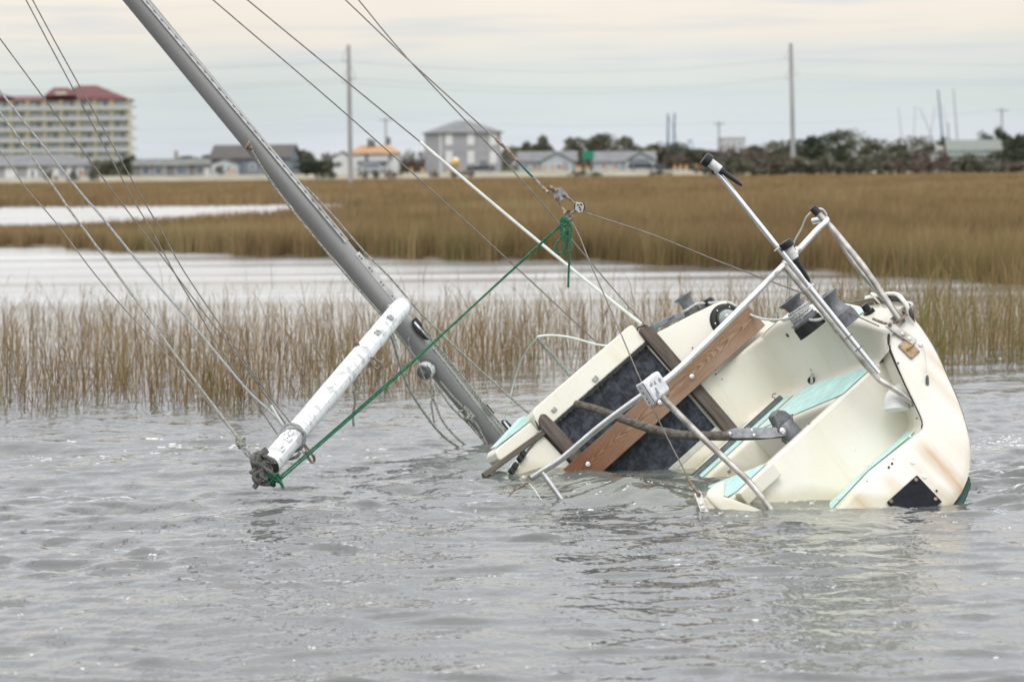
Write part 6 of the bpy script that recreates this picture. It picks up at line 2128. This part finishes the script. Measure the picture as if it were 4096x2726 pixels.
# ---- orange barrels along the road works
pb_ = empty('traffic_barrel', (0, 0, 0))
M_or = mat('barrel_orange', (.50, .24, .07), .6, var=.1)
MB().lathe([(.30, 0), (.30, .08), (.26, .1), (.24, .95), (.2, 1.0)], (0, 0, 0), (0, 0, 1), 14).build('barrel_body', M_or, pb_)
MB().lathe([(.262, .35), (.262, .5)], (0, 0, 0), (0, 0, 1), 14).build('reflective_band', M_white, pb_)
tag(pb_, 'orange traffic barrel standing along the far road', 'barrel', 'traffic barrels along the far road')
spots_ = [1645, 1690, 1740, 1795, 1850, 2150, 2180, 2212, 2245, 2310, 2320, 2352, 2420, 2455, 2700, 2722, 2745, 2785, 2805, 3010, 3082, 3205, 3330, 3490, 330, 372, 915, 935]
for i_, px in enumerate(spots_):
    o = pb_ if i_ == 0 else copy_tree(pb_)
    D_ = 470 + 6 * ((i_ * 7) % 5)
    o.location = (xat(px, D_), D_, GZ0 if D_ > 468 else .87)
# yellow mixer drum left by the tall house
yd = empty('mixer_drum', (xat(1822, 470), 470, GZ0 + .2))
tag(yd, 'round yellow drum with pale top beside the tall grey house', 'drum')
dz = zat(1822, 648, 470) - GZ0 - .2
MB().lathe([(.25, -.75), (.55, -.45), (.62, 0), (.5, .4), (.2, .62)], (0, 0, dz), (.35, -.2, 1), 18).build('drum', mat('drum_yellow', (.75, .45, .06), .5), yd, smooth=60)
MB().lathe([(.45, .46), (.34, .62), (.1, .70)], (0, 0, dz), (.35, -.2, 1), 18).build('drum_top', M_white, yd, smooth=60)
for x_ in (-.4, .4):
    MB().tube([(x_, 0, 0), (x_ * .6, 0, dz - .3)], .06, 8).build('drum_leg', M_gray, yd)

# ------------------------------------------------------------------ trees and shrubs
M_leaf_d = tint_mat('dark_leaves', [(0, (.028, .042, .028)), (.5, (.052, .070, .042)), (1, (.09, .11, .06))])  # evergreen tones raised so the colour itself carries the far haze
M_leaf_o = tint_mat('olive_leaves', [(0, (.06, .066, .046)), (.5, (.105, .108, .074)), (1, (.17, .16, .11))])  # olive tones likewise lightened to stand in for haze
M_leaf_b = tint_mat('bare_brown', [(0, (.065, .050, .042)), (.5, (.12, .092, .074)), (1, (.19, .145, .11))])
M_bark = mat('bark', (.09, .07, .055), .95, var=.3, vscale=3)


def crown_mesh(name, n_, w, h, z0, seed, leaf=.28, lobes=9, open_=.35):
    r_ = np.random.default_rng(seed)
    cs = np.stack([r_.normal(0, .27 * w, lobes), r_.normal(0, .27 * w, lobes), z0 + h * (.18 + .74 * r_.random(lobes) ** .9)], 1)
    cs[:, :2] *= np.interp(cs[:, 2], [z0, z0 + h * .35, z0 + h], [.75, 1.1, .35])[:, None]
    rs = r_.uniform(.16, .30, lobes) * w
    k = r_.integers(0, lobes, n_)
    d = r_.normal(0, 1, (n_, 3)); d /= np.linalg.norm(d, axis=1)[:, None]
    rad = rs[k] * r_.random(n_) ** open_
    P = cs[k] + d * rad[:, None] * np.array([1, 1, .8])
    P[:, 2] = np.clip(P[:, 2], z0 * .6, None)
    a = r_.normal(0, 1, (n_, 3)); a /= np.linalg.norm(a, axis=1)[:, None]
    b = np.cross(a, r_.normal(0, 1, (n_, 3))); b /= np.linalg.norm(b, axis=1)[:, None]
    s = leaf * r_.uniform(.5, 1.2, n_)[:, None]
    v = np.stack([P - a * s, P + b * s * .5, P + a * s, P - b * s * .5], 1).reshape(-1, 3)
    i = np.arange(n_) * 4
    return raw_mesh(name, v, np.stack([i, i + 1, i + 2, i + 3], 1).ravel(), np.full(n_, 4, np.int32), np.repeat(np.clip(r_.normal(.5, .22, n_), 0, 1), 4)), cs


def tree(name, label, w, h, m_, seed, group, trunk=.25, leaf=.28, n_=900, lobes=9):
    e = empty(name)
    tag(e, label, 'tree' if 'tree' in name else 'shrub', group)
    z0 = h * trunk
    me_, cs = crown_mesh('crown', n_, w, h - z0, z0, seed, leaf, lobes)
    link('crown', me_, m_, e)
    t_ = MB().tube([(0, 0, -.3), (.05, 0, h * .3), (.0, .05, h * .75)], .035 * h + .05, 7, r2=.02)
    for c_ in cs[:5]:
        t_.tube([np.array([0, 0, max(.2, z0 * .7)]), (c_ + np.array([0, 0, z0])) * .5, c_], .018 * h + .02, 5, r2=.012)
    t_.build('trunk', M_bark, e, smooth=60)
    return e


protos = {
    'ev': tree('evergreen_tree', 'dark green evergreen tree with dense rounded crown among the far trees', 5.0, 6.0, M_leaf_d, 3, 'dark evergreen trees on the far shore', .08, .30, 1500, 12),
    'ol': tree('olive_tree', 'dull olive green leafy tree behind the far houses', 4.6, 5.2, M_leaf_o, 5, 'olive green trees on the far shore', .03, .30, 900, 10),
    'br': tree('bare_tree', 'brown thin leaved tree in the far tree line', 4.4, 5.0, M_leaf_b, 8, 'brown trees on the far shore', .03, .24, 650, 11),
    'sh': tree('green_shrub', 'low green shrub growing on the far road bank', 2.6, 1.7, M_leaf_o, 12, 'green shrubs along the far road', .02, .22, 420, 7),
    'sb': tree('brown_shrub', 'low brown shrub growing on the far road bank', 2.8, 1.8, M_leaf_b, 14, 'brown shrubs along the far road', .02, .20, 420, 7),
}
base_dim = {'ev': (5.0, 6.0), 'ol': (4.6, 5.2), 'br': (4.4, 5.0), 'sh': (2.6, 1.7), 'sb': (2.8, 1.8)}
first = set()
tr_r = random.Random(3)


LOOK = {'ev': 'dark green evergreen tree', 'ol': 'dull olive green tree', 'br': 'thin brown tree', 'sh': 'low green shrub', 'sb': 'low brown shrub'}
PLACE = [(560, 'beside the grey garages and motel'), (900, 'behind the low motel roof'), (1160, 'behind the slate blue house'), (1300, 'between the slate blue and white houses'), (1420, 'beside the white house wing'),
         (1600, 'before the white house porch'), (1700, 'between the white house and the tall grey house'), (2010, 'on the bank before the tall grey house'), (2200, 'at the left end of the first bungalow'), (2345, 'next to the green road sign'),
         (2480, 'behind the middle of the second bungalow'), (2640, 'at the right gable of the second bungalow'), (2800, 'around the blue and teal fishing boats'), (3000, 'around the pale square building'), (3160, 'just left of the tall pole by the evergreen'),
         (3350, 'around the white car under the big evergreen'), (3560, 'between the big evergreen and the white fishing boats'), (3720, 'in front of the white fishing boats'), (3900, 'around the green house porch'), (5000, 'at the far end of the green house')]


def region_label(o, kind, px):
    pl_ = next(b for a, b in PLACE if px < a)
    if kind in ('sh', 'sb'):
        pl_ = 'on the road bank ' + pl_.replace('on the bank ', '')
    o['label'] = LOOK[kind] + ' ' + pl_
    o['group'] = LOOK[kind] + 's ' + pl_


def plant(kind, px, top, wpx, D_, gz=None):
    gz = GZ0 if gz is None else gz
    o = copy_tree(protos[kind]) if kind in first else protos[kind]
    first.add(kind)
    h_ = max(.6, zat(px, top, D_) - gz); w_ = wpx * D_ / F
    bw_, bh_ = base_dim[kind]
    o.location = (xat(px, D_), D_, gz)
    o.rotation_euler = (0, 0, tr_r.uniform(0, 6.28))
    kw = 1.32 if 'tree' in o.name else 1.1
    o.scale = (w_ * kw / bw_, w_ * kw / bw_, h_ * 1.06 / bh_)
    region_label(o, kind, px)


for k_, px, top, w_, D_ in (
        # behind the mast and the white house
        ('ol', 1190, 605, 90, 530), ('ol', 1235, 615, 70, 525), ('br', 1310, 597, 70, 520), ('br', 1655, 585, 70, 520), ('br', 1625, 610, 60, 515),
        ('ev', 510, 625, 44, 498), ('ol', 430, 655, 80, 500), ('br', 880, 655, 40, 490), ('ol', 720, 628, 130, 560), ('ol', 820, 622, 120, 560), ('br', 620, 632, 140, 560),
        ('ev', 1262, 640, 105, 440), ('ev', 1225, 655, 70, 442),
        # behind the bungalows
        ('ol', 2105, 572, 52, 540), ('ol', 2182, 548, 58, 545), ('ol', 2140, 580, 80, 540), ('ol', 2295, 556, 74, 540), ('br', 2360, 560, 90, 545), ('ol', 2400, 545, 110, 542), ('br', 2455, 575, 90, 550),
        ('ol', 2520, 552, 96, 540), ('br', 2580, 575, 90, 545), ('ev', 2612, 580, 100, 550), ('ol', 2670, 592, 110, 545), ('br', 2700, 605, 130, 540), ('ol', 2830, 605, 120, 548), ('ol', 2760, 610, 110, 546), ('ev', 2730, 590, 80, 552), ('br', 2240, 600, 120, 548),
        # right side tree line
        ('br', 2860, 590, 90, 545), ('br', 2930, 570, 110, 545), ('br', 2990, 590, 90, 540), ('ol', 3010, 585, 60, 545), ('br', 3060, 590, 90, 540), ('ol', 3130, 592, 90, 540),
        ('ev', 3275, 537, 130, 500), ('ev', 3370, 575, 66, 520), ('br', 3340, 600, 90, 530), ('br', 3430, 590, 100, 530), ('ol', 3470, 578, 110, 530), ('br', 3545, 605, 90, 530),
        ('ol', 3595, 580, 90, 535), ('br', 3660, 590, 110, 530), ('ol', 3700, 585, 80, 535), ('ev', 3795, 555, 44, 530), ('br', 3760, 590, 110, 540),
        ('ev', 3955, 537, 50, 530), ('ev', 4012, 520, 60, 520), ('ol', 4060, 560, 100, 500), ('ev', 4092, 530, 80, 490), ('ev', 3620, 615, 100, 480), ('ol', 3690, 640, 90, 478),
        ('ev', 4080, 600, 110, 470), ('ol', 3985, 615, 110, 476), ('br', 3930, 640, 110, 474), ('ol', 3200, 605, 110, 535), ('br', 3110, 610, 120, 530), ('ol', 2790, 600, 110, 560), ('br', 1010, 640, 120, 545), ('ol', 1120, 600, 100, 540)):
    plant(k_, px, top, w_, D_)
for i_ in range(38):
    px = 2840 + i_ * 34 + tr_r.uniform(-12, 12)
    plant('sh' if tr_r.random() < .55 else 'sb', px, 648 - tr_r.uniform(-22, 26), tr_r.uniform(70, 130), 384 + tr_r.uniform(0, 14), .10)
for px in (1885, 1815, 1740, 1500, 1462, 1560, 2610, 2640, 370, 200, 290, 2330, 2300, 2385, 1325, 1290):
    plant('sh' if tr_r.random() < .6 else 'sb', px, 694 - tr_r.uniform(0, 14), tr_r.uniform(30, 56), 443.5 + tr_r.uniform(0, 3), .05)

# the far wood that reads as one mass behind everything
wr = np.random.default_rng(77)
n_ = 36000
wx = wr.uniform(-120, 140, n_); wy = wr.uniform(600, 640, n_)
top_ = 3.6 + 1.1 * np.sin(wx * .11) + .9 * np.sin(wx * .37 + 1) + .6 * np.sin(wx * .9 + 2)
top_ = np.clip(top_, .8, None) * np.interp(wx, [-60, -10, 10, 60], [.7, .8, 1.3, 1.3])
wz = GZ0 + top_ * wr.random(n_) ** .7
P = np.stack([wx, wy, wz], 1)
a = wr.normal(0, 1, (n_, 3)); a /= np.linalg.norm(a, axis=1)[:, None]
b = np.cross(a, wr.normal(0, 1, (n_, 3))); b /= np.linalg.norm(b, axis=1)[:, None]
s_ = .42 * wr.uniform(.5, 1.2, n_)[:, None]
v = np.stack([P - a * s_, P + b * s_ * .6, P + a * s_, P - b * s_ * .6], 1).reshape(-1, 3)
i = np.arange(n_) * 4
me_ = raw_mesh('far_wood', v, np.stack([i, i + 1, i + 2, i + 3], 1).ravel(), np.full(n_, 4, np.int32), np.repeat(np.clip(wr.normal(.5, .25, n_), 0, 1), 4))
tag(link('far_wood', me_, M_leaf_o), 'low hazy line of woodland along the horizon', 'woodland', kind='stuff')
